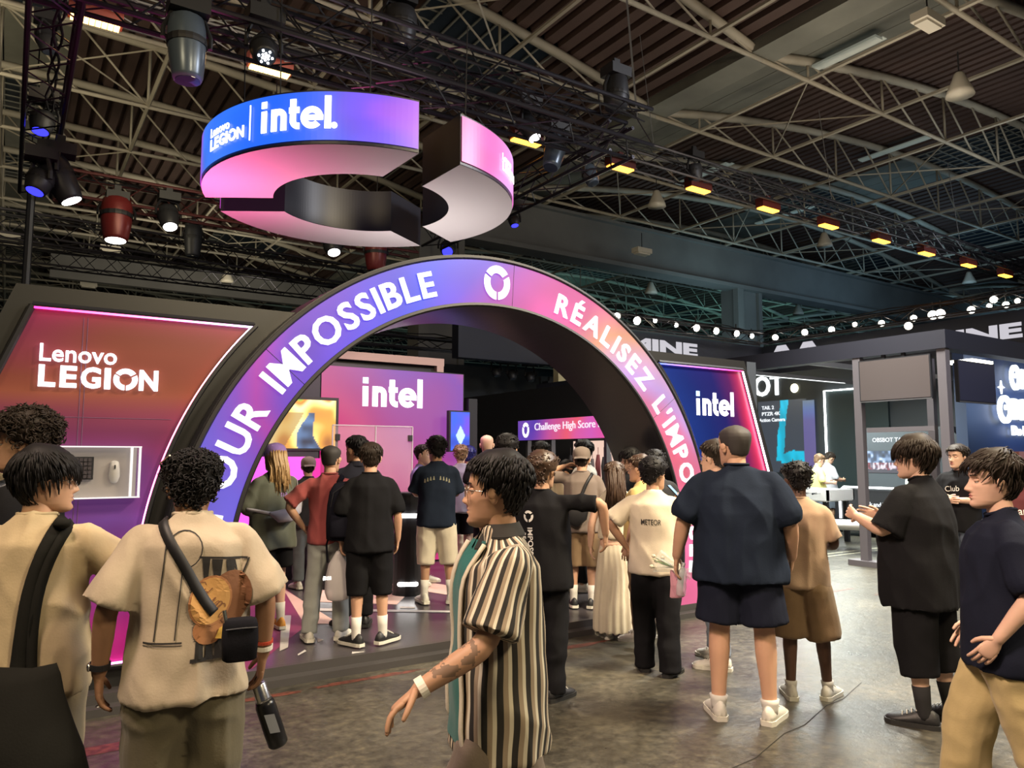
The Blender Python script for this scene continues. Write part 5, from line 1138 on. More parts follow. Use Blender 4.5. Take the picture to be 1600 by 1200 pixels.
    # lower garment
    if lower is not None:
        Lb = MB(); fs_ = fat; lk = lowkind
        if lk == 'skirt':
            slices(Lb, [(leg_end, .23, .20, 0), (.3, .225, .185), (.6, .20, .155), (.85, .172, .125), (.95, .15, .108), (1.03, .135, .098)], 32, .95)
        else:
            slices(Lb, [(.80, .15*fs_*leg_w**.5, .105*fs_), (.86, .172*fs_, .118*fs_, -.008), (.93, .170*fs_, .116*fs_, -.008), (1.0, .150*fs_, .102*fs_)] , 26)
            for k, side in ((0, -1), (1, 1)):
                hp_, kn, an = legs[k]; z_end = leg_end; P = [hp_+[side*.004, 0, .04], hp_-[0, 0, .06], (hp_+kn)/2, kn]; rd_ = [.092, .094*leg_w, .086*leg_w, .078*leg_w]
                if z_end < .44:
                    q = (kn[2]-z_end)/(kn[2]-an[2]); e2 = kn+(an-kn)*q; P += [kn+(e2-kn)*.5, e2]; rd_ += [(.072 if lk != 'slim' else .06)*leg_w, (.068 if lk != 'slim' else .048)*leg_w]
                else: q = (hp_[2]-z_end)/(hp_[2]-kn[2]); P = [hp_+[side*.004, 0, .04], hp_-[0, 0, .06], hp_+(kn-hp_)*q*.6, hp_+(kn-hp_)*q]; rd_ = [.092, .096*leg_w, .098*leg_w, .102*leg_w]
                n = 14; Lb.tube(interp_path(P, n), [(r*(1+(fat-1)*.75), r*1.04*(1+(fat-1)*.75)) for r in np.interp(np.linspace(0, len(rd_)-1, n), range(len(rd_)), rd_)], 16)
        V, F, N = remesh(Lb, .011 if fine else .014, 2)
        if lk == 'skirt': a = np.arctan2(V[:, 1], V[:, 0]); V = V+N*(.010*np.sin(a*17+3*vnoise(V*3))*np.clip((1.0-V[:, 2])*2, 0, 1))[:, None]
        else: V = wrinkle(V, N, .006 if z_end > .3 else .008, 6, 9 if z_end < .3 else 5, seed*2.3+5, .3)
        link({'skirt': 'skirt'}.get(lk, 'shorts' if leg_end > .25 else 'trousers'), MB().add(V, F).mesh('lower', lower, True), t)
    # shoes
    if shoes:
        um, sm_ = {'white': (SHW, SOLW), 'black': (SHB, SOLB), 'blackwhite': (SHB, SOLW)}.get(shoes, shoes if isinstance(shoes, tuple) else (SHW, SOLW))
        for k, side in ((0, -1), (1, 1)):
            hp_, kn, an = legs[k]; q = radians(-side*shoe_turn); dv = np.array([sin(-q), cos(q), 0]); sv = np.array([dv[1], -dv[0], 0]); o0 = np.array([an[0], an[1], an[2]-.075])
            def at3(x, y, z_): return o0+sv*x*1.13+dv*y*1.08+np.array([0, 0, z_*1.06])
            Ub = MB(); n = 16; R3 = []
            for (y, hw_, h) in [(-.075, .010, .05), (-.070, .026, .082), (-.045, .036, .100), (-.01, .039, .103), (.03, .040, .094), (.075, .044, .074), (.12, .048, .060), (.16, .045, .050), (.188, .032, .040), (.198, .012, .030)]:
                a = np.linspace(0, 2*pi, n, endpoint=False); R3.append(np.array([at3(hw_*cos(b_)*(1-.22*max(0, sin(b_))*(h > .07)), y, .018+(h-.018)*max(0, sin(b_))**.8 if sin(b_) > 0 else .018) for b_ in a]))
            Ub.rings(R3); so_ = link('shoe', Ub.mesh('shoe', um, True), t)
            Sb = MB(); pl = [(.026, -.080), (.040, -.05), (.041, 0), (.046, .06), (.053, .12), (.049, .165), (.034, .195), (.0, .207)]; pl = pl+[(-x, y) for x, y in pl[::-1][1:]]; V3 = [at3(x, y, .0) for x, y in pl]+[at3(x, y, .026) for x, y in pl]; m_ = len(pl)
            Sb.add(V3, [tuple(range(m_))[::-1], tuple(range(m_, 2*m_))]+[(i, (i+1) % m_, m_+(i+1) % m_, m_+i) for i in range(m_)]); link('sole', Sb.mesh('sole', sm_, False), so_)
            Lb = MB()
            for i in range(4): y = .035+.024*i; z_ = .101-.0085*i-.003*i; Lb.tube([at3(-.026, y, z_-.012), at3(0, y+.004, z_+.003), at3(.026, y, z_-.012)], [.0032]*3, 5)
            link('laces', Lb.mesh('laces', SHW if um is not SHW else SOLW, True), so_)
            if show_sock and leg_end > .12 or sock == 'high':
                Kb = MB(); tz = .24 if sock != 'low' else .13; q2 = (tz-an[2])/(kn[2]-an[2]); Kb.tube([an-[0, 0, .03], an, an+(kn-an)*q2*.5, an+(kn-an)*q2], [.040, .0385*(1+(fat-1)*.5), .042*(1+(fat-1)*.5), .047*(1+(fat-1)*.5)], 14); link('sock', Kb.mesh('sock', SOCKB if sock == 'black' else SOCKW, True), t)
    PEOPLE[key] = out; return out
def decal(P, name, Vuv, F, m, origin, direction, xdir, ydir=(0, 0, 1), off=.004):
    """print that follows the cloth: each vertex is dropped on to the shirt along a direction (person space)"""
    bv = P['bvh']; d = Vector(nrm(direction)); x = np.array(nrm(xdir)); y = np.array(nrm(ydir)); out = []; last = None
    for u, v in [q[:2] for q in Vuv]:
        p = Vector(np.array(origin)+x*u+y*v); h = bv.ray_cast(p, d); dist = h[3] if h[0] is not None else (last or .3); last = dist; out.append(tuple(p+d*(dist-off)))
    o = ob(name, MB().add(out, F), m, P['root']); return o
def densify(V, F, k=.02):
    bm = bmesh.new(); vs = [bm.verts.new(tuple(v)) for v in V]
    for f in F:
        try: bm.faces.new([vs[i] for i in f])
        except ValueError: pass
    bmesh.ops.triangulate(bm, faces=bm.faces[:])
    for _ in range(5):
        es = [e for e in bm.edges if e.calc_length() > k]
        if not es: break
        bmesh.ops.subdivide_edges(bm, edges=es, cuts=1); bmesh.ops.triangulate(bm, faces=[f for f in bm.faces if len(f.verts) > 3])
    bm.verts.index_update(); V = [tuple(v.co) for v in bm.verts]; F = [tuple(v.index for v in f.verts) for f in bm.faces]; bm.free(); return V, F
def text_decal(P, body, m, cx, cz, width, height, rot=0., name='print', bold=.01, side='back', sx=1., font=None, off=.004):
    V, F = text_mb(body, .1, 0, bold); V[:, 0] = (V[:, 0]-(V[:, 0].min()+V[:, 0].max())/2)*width/np.ptp(V[:, 0]); V[:, 1] = (V[:, 1]-(V[:, 1].min()+V[:, 1].max())/2)*height/np.ptp(V[:, 1])
    V, F = densify(V, F); c, s_ = cos(rot), sin(rot); V = [(x*c-y*s_, x*s_+y*c) for x, y, _ in V]
    if side == 'back': return decal(P, name, V, F, m, (cx, -.6, cz), (0, 1, 0), (1, 0, 0), off=off)
    return decal(P, name, V, F, m, (cx, .6, cz), (0, -1, 0), (-1, 0, 0), off=off)
def poly_decal(P, pts, m, cx, cz, name='print', k=.03, off=.004, side='back'):
    V, F = densify([(x, y, 0) for x, y in pts], [tuple(range(len(pts)))], k)
    if side == 'front': return decal(P, name, V, F, m, (cx, .6, cz), (0, -1, 0), (-1, 0, 0), off=off)
    return decal(P, name, V, F, m, (cx, -.6, cz), (0, 1, 0), (1, 0, 0), off=off)
def inst(P, name, label, cat, group=None):
    """a thing carried by a person: top-level, built in that person's own space"""
    r = P['root']; t = empty(name, tuple(r.location), r.rotation_euler.z, label=label, cat=cat, group=group); t.scale = r.scale; return t
def strap(t, P, pts, wd=.02, th=.004, m=None, name='strap', n=30, off=.012, body_fit=True):
    """belt that lies on the shirt: control points are pushed to the cloth from outside towards the body axis"""
    Q = interp_path(pts, n); bv = P.get('bvh'); out = []
    for q in Q:
        c = Vector((0, 0, min(q[2], 1.36))); d = (c-Vector(q)); 
        if bv and body_fit:
            h = bv.ray_cast(Vector(q)+(-d.normalized())*.25, d.normalized()); q = np.array(h[0])-np.array(d.normalized())*off if h[0] is not None else q
        out.append(np.array(q))
    out = np.array(out); out[1:-1] = .25*out[:-2]+.5*out[1:-1]+.25*out[2:]
    mb = MB(); T = np.gradient(out, axis=0); V = []
    for q, tg in zip(out, T):
        nn = nrm(q-np.array([0, 0, min(q[2], 1.36)])); sd = nrm(np.cross(nrm(tg), nn)); nn = np.cross(sd, nrm(tg))
        V += [q+sd*wd-nn*th, q+sd*wd+nn*th, q-sd*wd+nn*th, q-sd*wd-nn*th]
    k = len(out); mb.add(V, [(4*i+j, 4*i+(j+1) % 4, 4*i+4+(j+1) % 4, 4*i+4+j) for i in range(k-1) for j in range(4)]+[(3, 2, 1, 0), (4*k-4, 4*k-3, 4*k-2, 4*k-1)]); return ob(name, mb, m or BLACK, t, smooth=True)
CB = cloth('black_cotton', (.016, .016, .019)); CN = cloth('navy_cotton', (.020, .030, .055)); CCR = cloth('cream_cotton', (.50, .40, .25)); CGT = cloth('off_white_graphic_cotton', (.46, .385, .29)); CWH = cloth('warm_white_cotton', (.66, .58, .45)); CRED = cloth('dusty_red_cotton', (.36, .085, .085))
COL_ = cloth('olive_grey_cotton', (.13, .14, .11)); CLAV = cloth('lavender_cotton', (.24, .20, .42)); CLG = cloth('light_grey_cotton', (.42, .42, .46)); CBG = cloth('beige_cotton', (.45, .37, .26)); CTAN = cloth('tan_cotton', (.36, .25, .17)); CMUS = cloth('mustard_cotton', (.50, .36, .14)); CTW = cloth('taupe_cotton', (.20, .16, .14))
CYEL = cloth('lemon_cotton', (.66, .62, .22)); CMAR = cloth('maroon_cotton', (.10, .025, .03)); CDG = cloth('dark_grey_cotton', (.055, .055, .06)); CJE = cloth('pale_jeans', (.36, .38, .36)); CSH = cloth('ivory_cotton', (.62, .56, .44)); COLV = cloth('olive_twill', (.115, .10, .065)); CKH = cloth('khaki_twill', (.47, .37, .18)); CBR = cloth('brown_twill', (.19, .125, .07)); CCRE = cloth('cream_linen', (.60, .54, .42)); CJB = cloth('blue_jeans', (.16, .20, .26)); CGB = cloth('grey_brown_twill', (.15, .12, .095)); CPUR = cloth('purple_cap_cloth', (.26, .17, .48)); CTEAL = cloth('teal_cotton', (.02, .12, .11)); CNB = cloth('blue_black_cotton', (.018, .022, .042)); CPG = cloth('pale_grey_green_trousers', (.30, .29, .22))
# ---- left foreground
q = at(45, 642, d=4.1)
P1 = person('tall_left', q[:2], 1.82, 72, 'tall person with dark curly hair in black T-shirt before the left wall, face turned left', 'curlybig', 'dark', .030, 'olive', 6, tee=CB, loose=.05, hem=.74, sleeve=.62, sleeve_r=1.25, lower=CPG, leg_w=1.15, arms=('front', 'front'), fine=True, seed=11, shoes='white', leg_end=.06)
q = at(68, 695, d=3.42)
P2 = person('bag', q[:2], 1.655, -22, 'person in cream T-shirt and glasses with large black shoulder bag at lower left', 'bowl', 'black', .020, 'tan', -62, tee=CCR, loose=.035, hem=.80, sleeve=.50, sleeve_r=1.2, lower=CCR if False else cloth('sand_shorts', (.42, .34, .21)), leg_end=.42, leg_w=1.25, fine=True, seed=12, glasses=True,
            arms=(((.27, -.02, 1.13), (.25, .06, .9)), ((.38, .10, 1.14), (.60, .22, 1.06))), wr=.008)
q = at(305, 695, d=3.12)
P3 = person('back', q[:2], 1.66, 4, 'person seen from behind in white graphic T-shirt and crossbody bag, black curly hair', 'curly', 'black', .020, 'brown', 4, -14, tee=CGT, loose=.048, hem=.80, sleeve=.52, sleeve_r=1.32, lower=COLV, leg_w=1.4, leg_end=.05, neck=-.03, fat=1.04, fine=True, seed=13, wr=.009,
            arms=(((.29, -.04, 1.14), (.30, .0, .90)), ((.29, -.03, 1.14), (.29, .02, .90))), shoes='white')
# ---- under and behind the arch
P4 = person('capgirl', (2.0, 6.85), 1.62, 30, 'person with long blond hair, purple cap and grey-green T-shirt under the left of the arch', 'long', 'blond', .014, 'fair', 6, tee=COL_, loose=.06, hem=.76, sleeve=.62, sleeve_r=1.3, lower=CB, leg_end=.58, leg_w=1.2, cap=(CPUR, 'front'), long_len=.34, arms=('phone', 'front'), z=.112, seed=14, shoes=(mat('shoe_orange_green', (.65, .30, .05), .6), SOLW), female=True, sock='white')
P5 = person('darkcap', (2.95, 8.75), 1.5, 10, 'person in dark cap and dark top deep in the stand, left of the red shirt', 'short', 'dark', .015, 'tan', tee=CDG, loose=.04, lower=cloth('grey_jeans', (.12, .14, .15)), leg_w=1.1, cap=(CTW, 'back'), z=.112, seed=15)
P6 = person('pink', (2.28, 6.2), 1.61, -6, 'person in dusty red T-shirt and pale jeans with black backpack, one hand on hip', 'buzz', 'grey', .006, 'tan', -18, tee=CRED, loose=.020, hem=.86, sleeve=.50, lower=CJE, lowkind='trousers', leg_w=.98, leg_end=.07, arms=('hip', 'down'), z=.112, seed=16, feet=((-.15, 0), (.12, .05)))
P7 = person('patterned', (2.66, 6.55), 1.70, 12, 'taller person with short black hair just behind the all-black shirt, face turned left', 'short', 'black', .012, 'tan', 35, tee=cloth('dark_patterned_shirt', (.03, .03, .045)), loose=.03, lower=CB, leg_end=.10, arms=('front', 'front'), z=.112, seed=17, shoes='black', collar='shirt')
P8 = person('allblack', (2.50, 5.86), 1.62, 0, 'person seen from behind in black T-shirt and black shorts holding a white plastic bag', 'fringe', 'dark', .016, 'tan', 0, tee=CB, loose=.045, hem=.80, sleeve=.55, sleeve_r=1.15, lower=CB, leg_end=.42, leg_w=1.25, arms=('down', 'down'), z=.112, seed=18, shoes='blackwhite', shoe_turn=40, feet=((-.10, 0), (.13, .06)))
P9 = person('lavender', (4.22, 8.3), 1.66, -115, 'person in lavender T-shirt behind the glass, dark hair tied back, face turned right', 'short', 'dark', .008, 'fair', 0, tee=CLAV, loose=.04, lower=CDG, arms=('front', 'front'), z=.112, seed=19)
P10 = person('navywhite', (3.79, 7.13), 1.71, 2, 'person in dark navy T-shirt and white shorts seen from behind, black curly hair', 'curly', 'black', .026, 'olive', 25, tee=CN, loose=.04, hem=.80, sleeve=.50, lower=CSH, leg_end=.40, leg_w=1.35, arms=('cross', 'cross'), z=.112, seed=20, feet=((-.12, 0), (.16, .0)))
P11 = person('greyback', (5.15, 9.0), 1.66, 0, 'person in light grey shirt and black shorts, right behind the navy T-shirt', 'curly', 'light', .02, 'fair', tee=CLG, loose=.05, hem=.8, sleeve=.8, lower=CB, leg_end=.5, z=.112, seed=21, sock='black')
P12 = person('bluehair', (5.45, 9.3), 1.64, -8, 'person with dark blue hair and cream trousers beside the portrait screen', 'short', 'blue', .03, 'fair', tee=cloth('indigo_cotton', (.05, .05, .22)), loose=.04, lower=CSH, z=.112, seed=22)
P13 = person('bald', (5.19, 8.39), 1.80, -5, 'bald person in black top, tallest head at the middle of the crowd', 'bald', 'black', 0, 'fair', tee=CB, loose=.04, lower=CB, z=.112, seed=23)
q = at(792, 680, d=7.0)
P14b = person('darkmid', q[:2], 1.70, -5, 'person with black hair and black top directly behind the striped shirt', 'curly', 'black', .026, 'olive', tee=CB, loose=.04, lower=CB, z=.112, seed=24)
q = at(846, 690, d=8.5)
P16 = person('beigemid', q[:2], 1.67, -10, 'person with straight black hair in beige top behind the staff T-shirt', 'short', 'black', .02, 'tan', tee=CBG, loose=.05, lower=CB, z=.112, seed=25)
q = at(912, 688, d=8.8)
P17 = person('whiteleft', q[:2], 1.69, 62, 'person in white T-shirt looking left, in front of the back-lit shelf', 'short', 'black', .022, 'tan', 0, tee=cloth('white_cotton', (.62, .62, .58)), loose=.05, lower=CB, arms=('front', 'front'), z=.112, seed=26, glasses=True)
q = at(890, 722, d=8.8)
P17b = person('stoop', q[:2], 1.46, 70, 'shorter person with dark hair looking down at a lit phone near the shelf', 'short', 'black', .03, 'olive', 0, -25, tee=CDG, lower=CB, arms=('phone', 'phone'), z=.112, seed=27)
q = at(985, 697, d=8.0)
P20 = person('bob', q[:2], 1.60, 60, 'person with black chin-length hair and black top near the right foot of the arch', 'bowl', 'black', .022, 'fair', 0, tee=CB, loose=.04, lower=CB, z=.112, seed=28, female=True)
q = at(1022, 704, d=7.6)
P22b = person('behindmeteor', q[:2], 1.67, 20, 'person with black curly hair partly hidden behind the white jersey', 'curly', 'black', .026, 'olive', tee=CDG, lower=CB, seed=29)
q = at(1000, 716, d=6.55)
P21 = person('mustard', q[:2], 1.52, 70, 'person in mustard yellow T-shirt with glasses, between long hair and jersey', 'short', 'brown', .02, 'tan', 0, tee=CMUS, loose=.05, lower=CBR, z=.112, seed=30, glasses=MATS['matt_black_paint'])
# ---- right group in front of the arch
P18 = person('greycap', (4.92, 6.1), 1.60, -5, 'person in backward taupe cap and grey T-shirt with raised elbow and black sling bag', 'short', 'dark', .008, 'tan', 0, tee=CTW, loose=.04, hem=.82, sleeve=.48, lower=CBR, leg_end=.45, leg_w=1.2, cap=(CTW, 'back'), arms=(((.36, .03, 1.44), (.16, .10, 1.56)), 'down'), z=.112, seed=31, sock='white', shoes='blackwhite')
P19 = person('skirt', (4.66, 5.30), 1.57, 8, 'person with long brown hair, cream sleeveless top and long cream skirt, seen from behind', 'long', 'brown', .016, 'fair', 0, tee=CCRE, loose=.004, hem=.98, sleeve=.0, lower=CCRE, lowkind='skirt', leg_end=.07, long_len=.36, arms=('down', 'down'), seed=32, collar=None, female=True, shoes='white')
P15 = person('staff', (3.1, 4.28), 1.64, -22, 'staff member in black T-shirt with white ring emblem and lettering down the back', 'curly', 'brown', .03, 'olive', -10, tee=CB, loose=.05, hem=.78, sleeve=.46, sleeve_r=1.0, lower=CB, leg_w=1.1, leg_end=.05, arms=('down', ((.46, .06, 1.40), (.44, .16, 1.10))), seed=33, shoes='black', fine=False)
P22 = person('meteor', (4.17, 4.30), 1.60, -8, 'person in white jersey with black word on the back and wide black trousers', 'curly', 'black', .030, 'olive', -35, tee=CWH, loose=.035, hem=.80, sleeve=.45, sleeve_r=1.15, lower=CB, leg_w=1.25, leg_end=.03, arms=(((.40, -.04, 1.16), (.24, .06, 1.00)), ((.28, .10, 1.14), (.12, .20, 1.40))), seed=34, shoes='black', feet=((-.10, .05), (.12, -.06)))
P23 = person('phone', (4.72, 4.16), 1.74, 62, 'person in glasses and pale shirt holding up a phone beside the navy T-shirt', 'short', 'dark', .026, 'fair', 0, tee=CLG, loose=.05, hem=.8, sleeve=.5, lower=CJB, leg_w=1.1, arms=('phone', 'phone'), seed=35, glasses=True, feet=((-.12, -.05), (.14, .12)))
P24 = person('navybig', (3.90, 3.26), 1.85, -2, 'large person in dark navy T-shirt and black shorts seen from behind holding flowers', 'buzz', 'grey', .005, 'tan', 42, tee=CN, loose=.035, hem=.80, sleeve=.55, sleeve_r=1.25, lower=CNB, leg_end=.56, leg_w=1.12, fat=1.32, belly=.02, neck=-.02, arms=(((.33, -.02, 1.13), (.38, .05, .88)), ((.30, -.02, 1.13), (.30, .12, .92))), fine=True, seed=36, sock='low', feet=((-.12, -.0), (.13, .0)), wr=.007)
P25 = person('tanboy', (4.54, 3.27), 1.58, -4, 'person in tan T-shirt and long brown shorts behind the large navy T-shirt', 'curly', 'black', .018, 'dark', 30, tee=CTAN, loose=.03, hem=.82, sleeve=.45, lower=CBR, leg_end=.46, leg_w=1.35, arms=('front', 'front'), seed=37, sock='low', feet=((-.10, .02), (.15, .12)))
P27 = person('blackbig', (4.79, 2.58), 1.76, 66, 'large person in black T-shirt and long black shorts looking left, hands at the chest', 'bowl', 'dark', .026, 'fair', 16, tee=CB, loose=.05, hem=.70, sleeve=.52, sleeve_r=1.3, lower=CB, leg_end=.30, leg_w=1.3, fat=1.22, belly=.03, neck=-.015, arms=(((.27, .10, 1.13), (.16, .34, 1.24)), ((.25, .10, 1.14), (.14, .34, 1.22))), fine=True, seed=38, shoes='black', sock='black', glasses=True, feet=((-.10, .0), (.10, -.06)))
q = at(1552, 712, d=3.95)
P28 = person('rightman', q[:2], 1.64, 100, 'person in blue-black T-shirt and baggy khaki trousers walking left at the right edge', 'swept', 'dark', .024, 'fair', 8, tee=CNB, loose=.055, hem=.78, sleeve=.55, sleeve_r=1.35, lower=CKH, leg_w=1.35, leg_end=.05, arms=(((.27, -.08, 1.13), (.25, .10, .90)), ((.24, -.05, 1.13), (.24, .1, .9))), fine=True, seed=39, feet=((-.10, -.18), (.12, .22)), wr=.007)
P29 = person('farblack', (8.85, 4.30), 1.75, 150, 'person in black T-shirt with white script facing the camera, behind the right group', 'short', 'dark', .02, 'fair', -5, tee=CB, loose=.05, lower=CJB, arms=('cross', 'cross'), seed=40)
q = at(1592, 722, d=8.3)
P32 = person('maroon', q[:2], 1.58, 10, 'person in maroon T-shirt and dark cap at the far right edge', 'short', 'black', .012, 'tan', tee=CMAR, loose=.05, lower=CB, cap=(CB, 'back'), seed=41)
P30 = person('yellow', (14.3, 9.8), 1.68, -75, 'person in lemon yellow T-shirt at the table football, left of two', 'long', 'light', .02, 'fair', 0, -20, tee=CYEL, loose=.05, lower=cloth('slate_shorts', (.10, .12, .15)), leg_end=.5, arms=('front', 'front'), seed=42)
P31 = person('greyfoos', (15.1, 10.1), 1.74, -60, 'person in pale grey T-shirt bending over the table football, right of two', 'short', 'dark', .015, 'tan', 0, -35, tee=CLG, loose=.05, lower=cloth('slate_shorts', (.10, .12, .15)), leg_end=.5, arms=('front', 'front'), seed=43, shoes='black')
# ---- striped shirt walking left in front
STR = bpy.data.materials.new('striped_shirt_cloth'); STR.use_nodes = True; N, L = nodes_of(STR); b = N['Principled BSDF']; b.inputs['Roughness'].default_value = .9
a = N.new('ShaderNodeAttribute'); a.attribute_name = 'stripe'; m1 = N.new('ShaderNodeMath'); m1.operation = 'MULTIPLY'; m1.inputs[1].default_value = 1/.040; L.new(a.outputs['Fac'], m1.inputs[0])
m2 = N.new('ShaderNodeMath'); m2.operation = 'FRACT'; L.new(m1.outputs[0], m2.inputs[0]); r = rampn(m2.outputs[0], [(.0, (.022, .020, .018)), (.40, (.022, .020, .018)), (.43, (.60, .55, .43)), (.66, (.60, .55, .43)), (.68, (.30, .235, .165)), (.97, (.30, .235, .165))]); L.new(r.outputs[0], b.inputs['Base Color'])
q = at(778, 702, d=2.52)
PS = person('striped', q[:2], 1.63, 104, 'person in glasses and striped open shirt striding left across the foreground', 'short', 'black', .022, 'olive', -24, 2, tee=STR, loose=.045, hem=.75, sleeve=.47, sleeve_r=1.25, stripe=True, lower=CGB, leg_w=1.25, leg_end=.06, collar='shirt', glasses=True, fine=True, seed=44, wr=.009,
            arms=(((.24, .10, 1.13), (.24, .36, 1.00)), ((.21, -.06, 1.13), (.20, -.04, .9))), feet=((-.09, .30), (.09, -.28, .14)), hand_curl=(.55, .4), palms=((-.2, -.7, -.7), None))
# ------------------------------------------------------------------ prints, worn and carried things
INK = mat('black_print', (.02, .018, .018), .8); INKW = mat('white_print', (.75, .75, .72), .7); INKB = mat('brown_print', (.20, .085, .04), .8); INKO = mat('amber_print', (.55, .30, .10), .8); INKC = mat('caramel_print', (.38, .17, .07), .8)
# white graphic T-shirt
def outline_strip(pts, wd):
    out = []; n = len(pts)
    for i in range(n-1):
        a = np.array(pts[i]); b_ = np.array(pts[i+1]); d = nrm(b_-a); nn = np.array([-d[1], d[0]])*wd/2; out.append([tuple(a+nn), tuple(a-nn), tuple(b_-nn), tuple(b_+nn)])
    return out
for seg in outline_strip([(-.095, .17), (-.125, -.19)], .004)+outline_strip([(-.035, .10), (-.055, -.19)], .004)+outline_strip([(-.16, -.195), (-.03, -.20)], .006)+outline_strip([(-.16, -.205), (-.03, -.21)], .003)+outline_strip([(-.03+.06*cos(t)*1., .14+.07*sin(t)) for t in np.linspace(2.9, -1.2, 14)], .004):
    poly_decal(P3, seg, INK, 0, 1.22, 'print_line')
for x0, wd, h0, h1 in ((.045, .03, .02, .11), (.085, .04, .005, .10), (.135, .035, .0, .095)): poly_decal(P3, [(x0-wd*.5, h1), (x0+wd*.5, h1-.003), (x0+wd*.28, h0), (x0-wd*.2, h0)], INK, 0, 1.22, 'print_letter')
for x0 in (.17, ): 
    for seg in outline_strip([(x0-.02, .09), (x0+.0, .0), (x0+.035, .095)], .006): poly_decal(P3, seg, INK, 0, 1.22, 'print_letter')
poly_decal(P3, [(.02, .105), (.20, .09), (.20, .098), (.02, .113)], INK, 0, 1.22, 'print_line')
for x0, wd in ((.03, .028), (.065, .022), (.10, .030), (.135, .02)): poly_decal(P3, [(x0-wd*.4, -.17), (x0+wd*.4, -.17), (x0+wd*.55, -.265), (x0-wd*.55, -.265)], INK, 0, 1.22, 'print_letter')
poly_decal(P3, [(.0, -.262), (.16, -.255), (.16, -.268), (.0, -.276)], INK, 0, 1.22, 'print_line')
ell = lambda cx, cy, a, b_, r=0., n=22: [(cx+a*cos(t)*cos(r)-b_*sin(t)*sin(r), cy+a*cos(t)*sin(r)+b_*sin(t)*cos(r)) for t in np.linspace(0, 2*pi, n, endpoint=False)]
poly_decal(P3, ell(.13, -.06, .085, .115, -.3), INKB, 0, 1.22, 'print_shape', off=.005)
poly_decal(P3, ell(.06, -.165, .055, .05, -.2), INKC, 0, 1.22, 'print_shape', off=.006)
poly_decal(P3, ell(.065, -.055, .078, .095, -.3), INKC, 0, 1.22, 'print_shape', off=.0075)
poly_decal(P3, ell(.065, -.055, .070, .087, -.3), INKO, 0, 1.22, 'print_shape', off=.009)
for i in range(9):
    r_ = random.Random(i); cx, cy = .03+.012*i, -.02-.014*i+.03*r_.random()
    for seg in outline_strip([(cx+.018*cos(t+i), cy+.012*sin(t*1.4+i)) for t in np.linspace(0, 4.5, 7)], .0035): poly_decal(P3, seg, INKB, 0, 1.22, 'print_line', k=.05, off=.0105)
poly_decal(P3, [(.10, -.16), (.135, -.145), (.11, -.20), (.085, -.195)], mat('yellow_print', (.6, .36, .06), .8), 0, 1.22, 'print_shape', off=.010)
text_decal(P3, 'HOUSE UNIFIED DEALER', INK, .003, 1.12, .20, .010, pi/2+.10, 'print_text', 0)
text_decal(P22, 'METEOR', INK, .0, 1.235, .165, .045, -.03, 'print_text', .006, off=.009)
mb_ = []
text_decal(P15, 'IMPOSSIBLE', INKW, -.03, 1.07, .30, .045, -pi/2+.05, 'print_text', .015); text_decal(P15, 'REACH YOUR', INKW, -.085, 1.05, .26, .035, -pi/2+.05, 'print_text', .012)
for a in (90, 210, 330):
    Pq = seg_parallel(.042, .024, radians(a-60), radians(a+60), .012, 10); poly_decal(P15, Pq, INKW, -.05, 1.30, 'print_emblem', k=.02)
for a in np.linspace(-.7, .7, 9):
    if abs(a) < .12: continue
    poly_decal(P10, [(.20*sin(a)-.010, .08*cos(a*1.3)-.02), (.20*sin(a)+.010, .08*cos(a*1.3)-.02), (.20*sin(a)+.004, .08*cos(a*1.3)+.02), (.20*sin(a)-.004, .08*cos(a*1.3)+.02)], mat('grey_gold_print', (.22, .21, .15), .7), 0, 1.24, 'print_mark')
text_decal(P4, 'na', mat('violet_print', (.30, .16, .45), .7), .02, 1.27, .07, .04, 0, 'print_text', .01)
text_decal(P29, 'Club', INKW, .0, 1.27, .16, .06, .08, 'print_text', .0, side='front'); text_decal(P32, 'ans', INKW, 0, 1.25, .12, .05, 0, 'print_text', .005)
# staff lanyard and navy neck label stay out; collars are modelled
# crossbody bag on the white graphic T-shirt
t = inst(P3, 'crossbody_bag', 'small black crossbody bag with wide strap on the white graphic T-shirt', 'bag')
strap(t, P3, [(-.13, .10, 1.46), (-.13, -.05, 1.50), (-.10, -.16, 1.40), (.0, -.2, 1.24), (.06, -.2, 1.16), (.10, -.2, 1.12)], .019, .004, BLACK)
mb = MB(); BX, BY, BZ = .165, -.235, 1.03
mb.rings([np.array([(BX+a*.062*k, BY+b_*.036*k, BZ+z*.85) for c_, a, b_ in [(1, cos(u)*abs(cos(u))**-.5 if abs(cos(u)) > .02 else 0, sin(u)*abs(sin(u))**-.5 if abs(sin(u)) > .02 else 0) for u in np.linspace(.1, 2*pi+.1, 24, endpoint=False)]]) for z, k in ((-.09, .8), (-.082, .97), (0, 1.04), (.06, 1.0), (.085, .9), (.09, .7))])
ob('pouch', mb, cloth('black_nylon', (.014, .014, .02)), t, smooth=True)
mb = MB(); mb.tube([(BX-.055, BY-.037, BZ+.045), (BX, BY-.041, BZ+.047), (BX+.055, BY-.037, BZ+.045)], [.003]*3, 5); ob('zip', mb, DARK, t); mb = MB(); mb.tube([(BX-.05, BY, BZ+.06), (BX-.06, BY, BZ+.11)], [.008]*2, 8); ob('strap_ring', mb, CHROME, t)
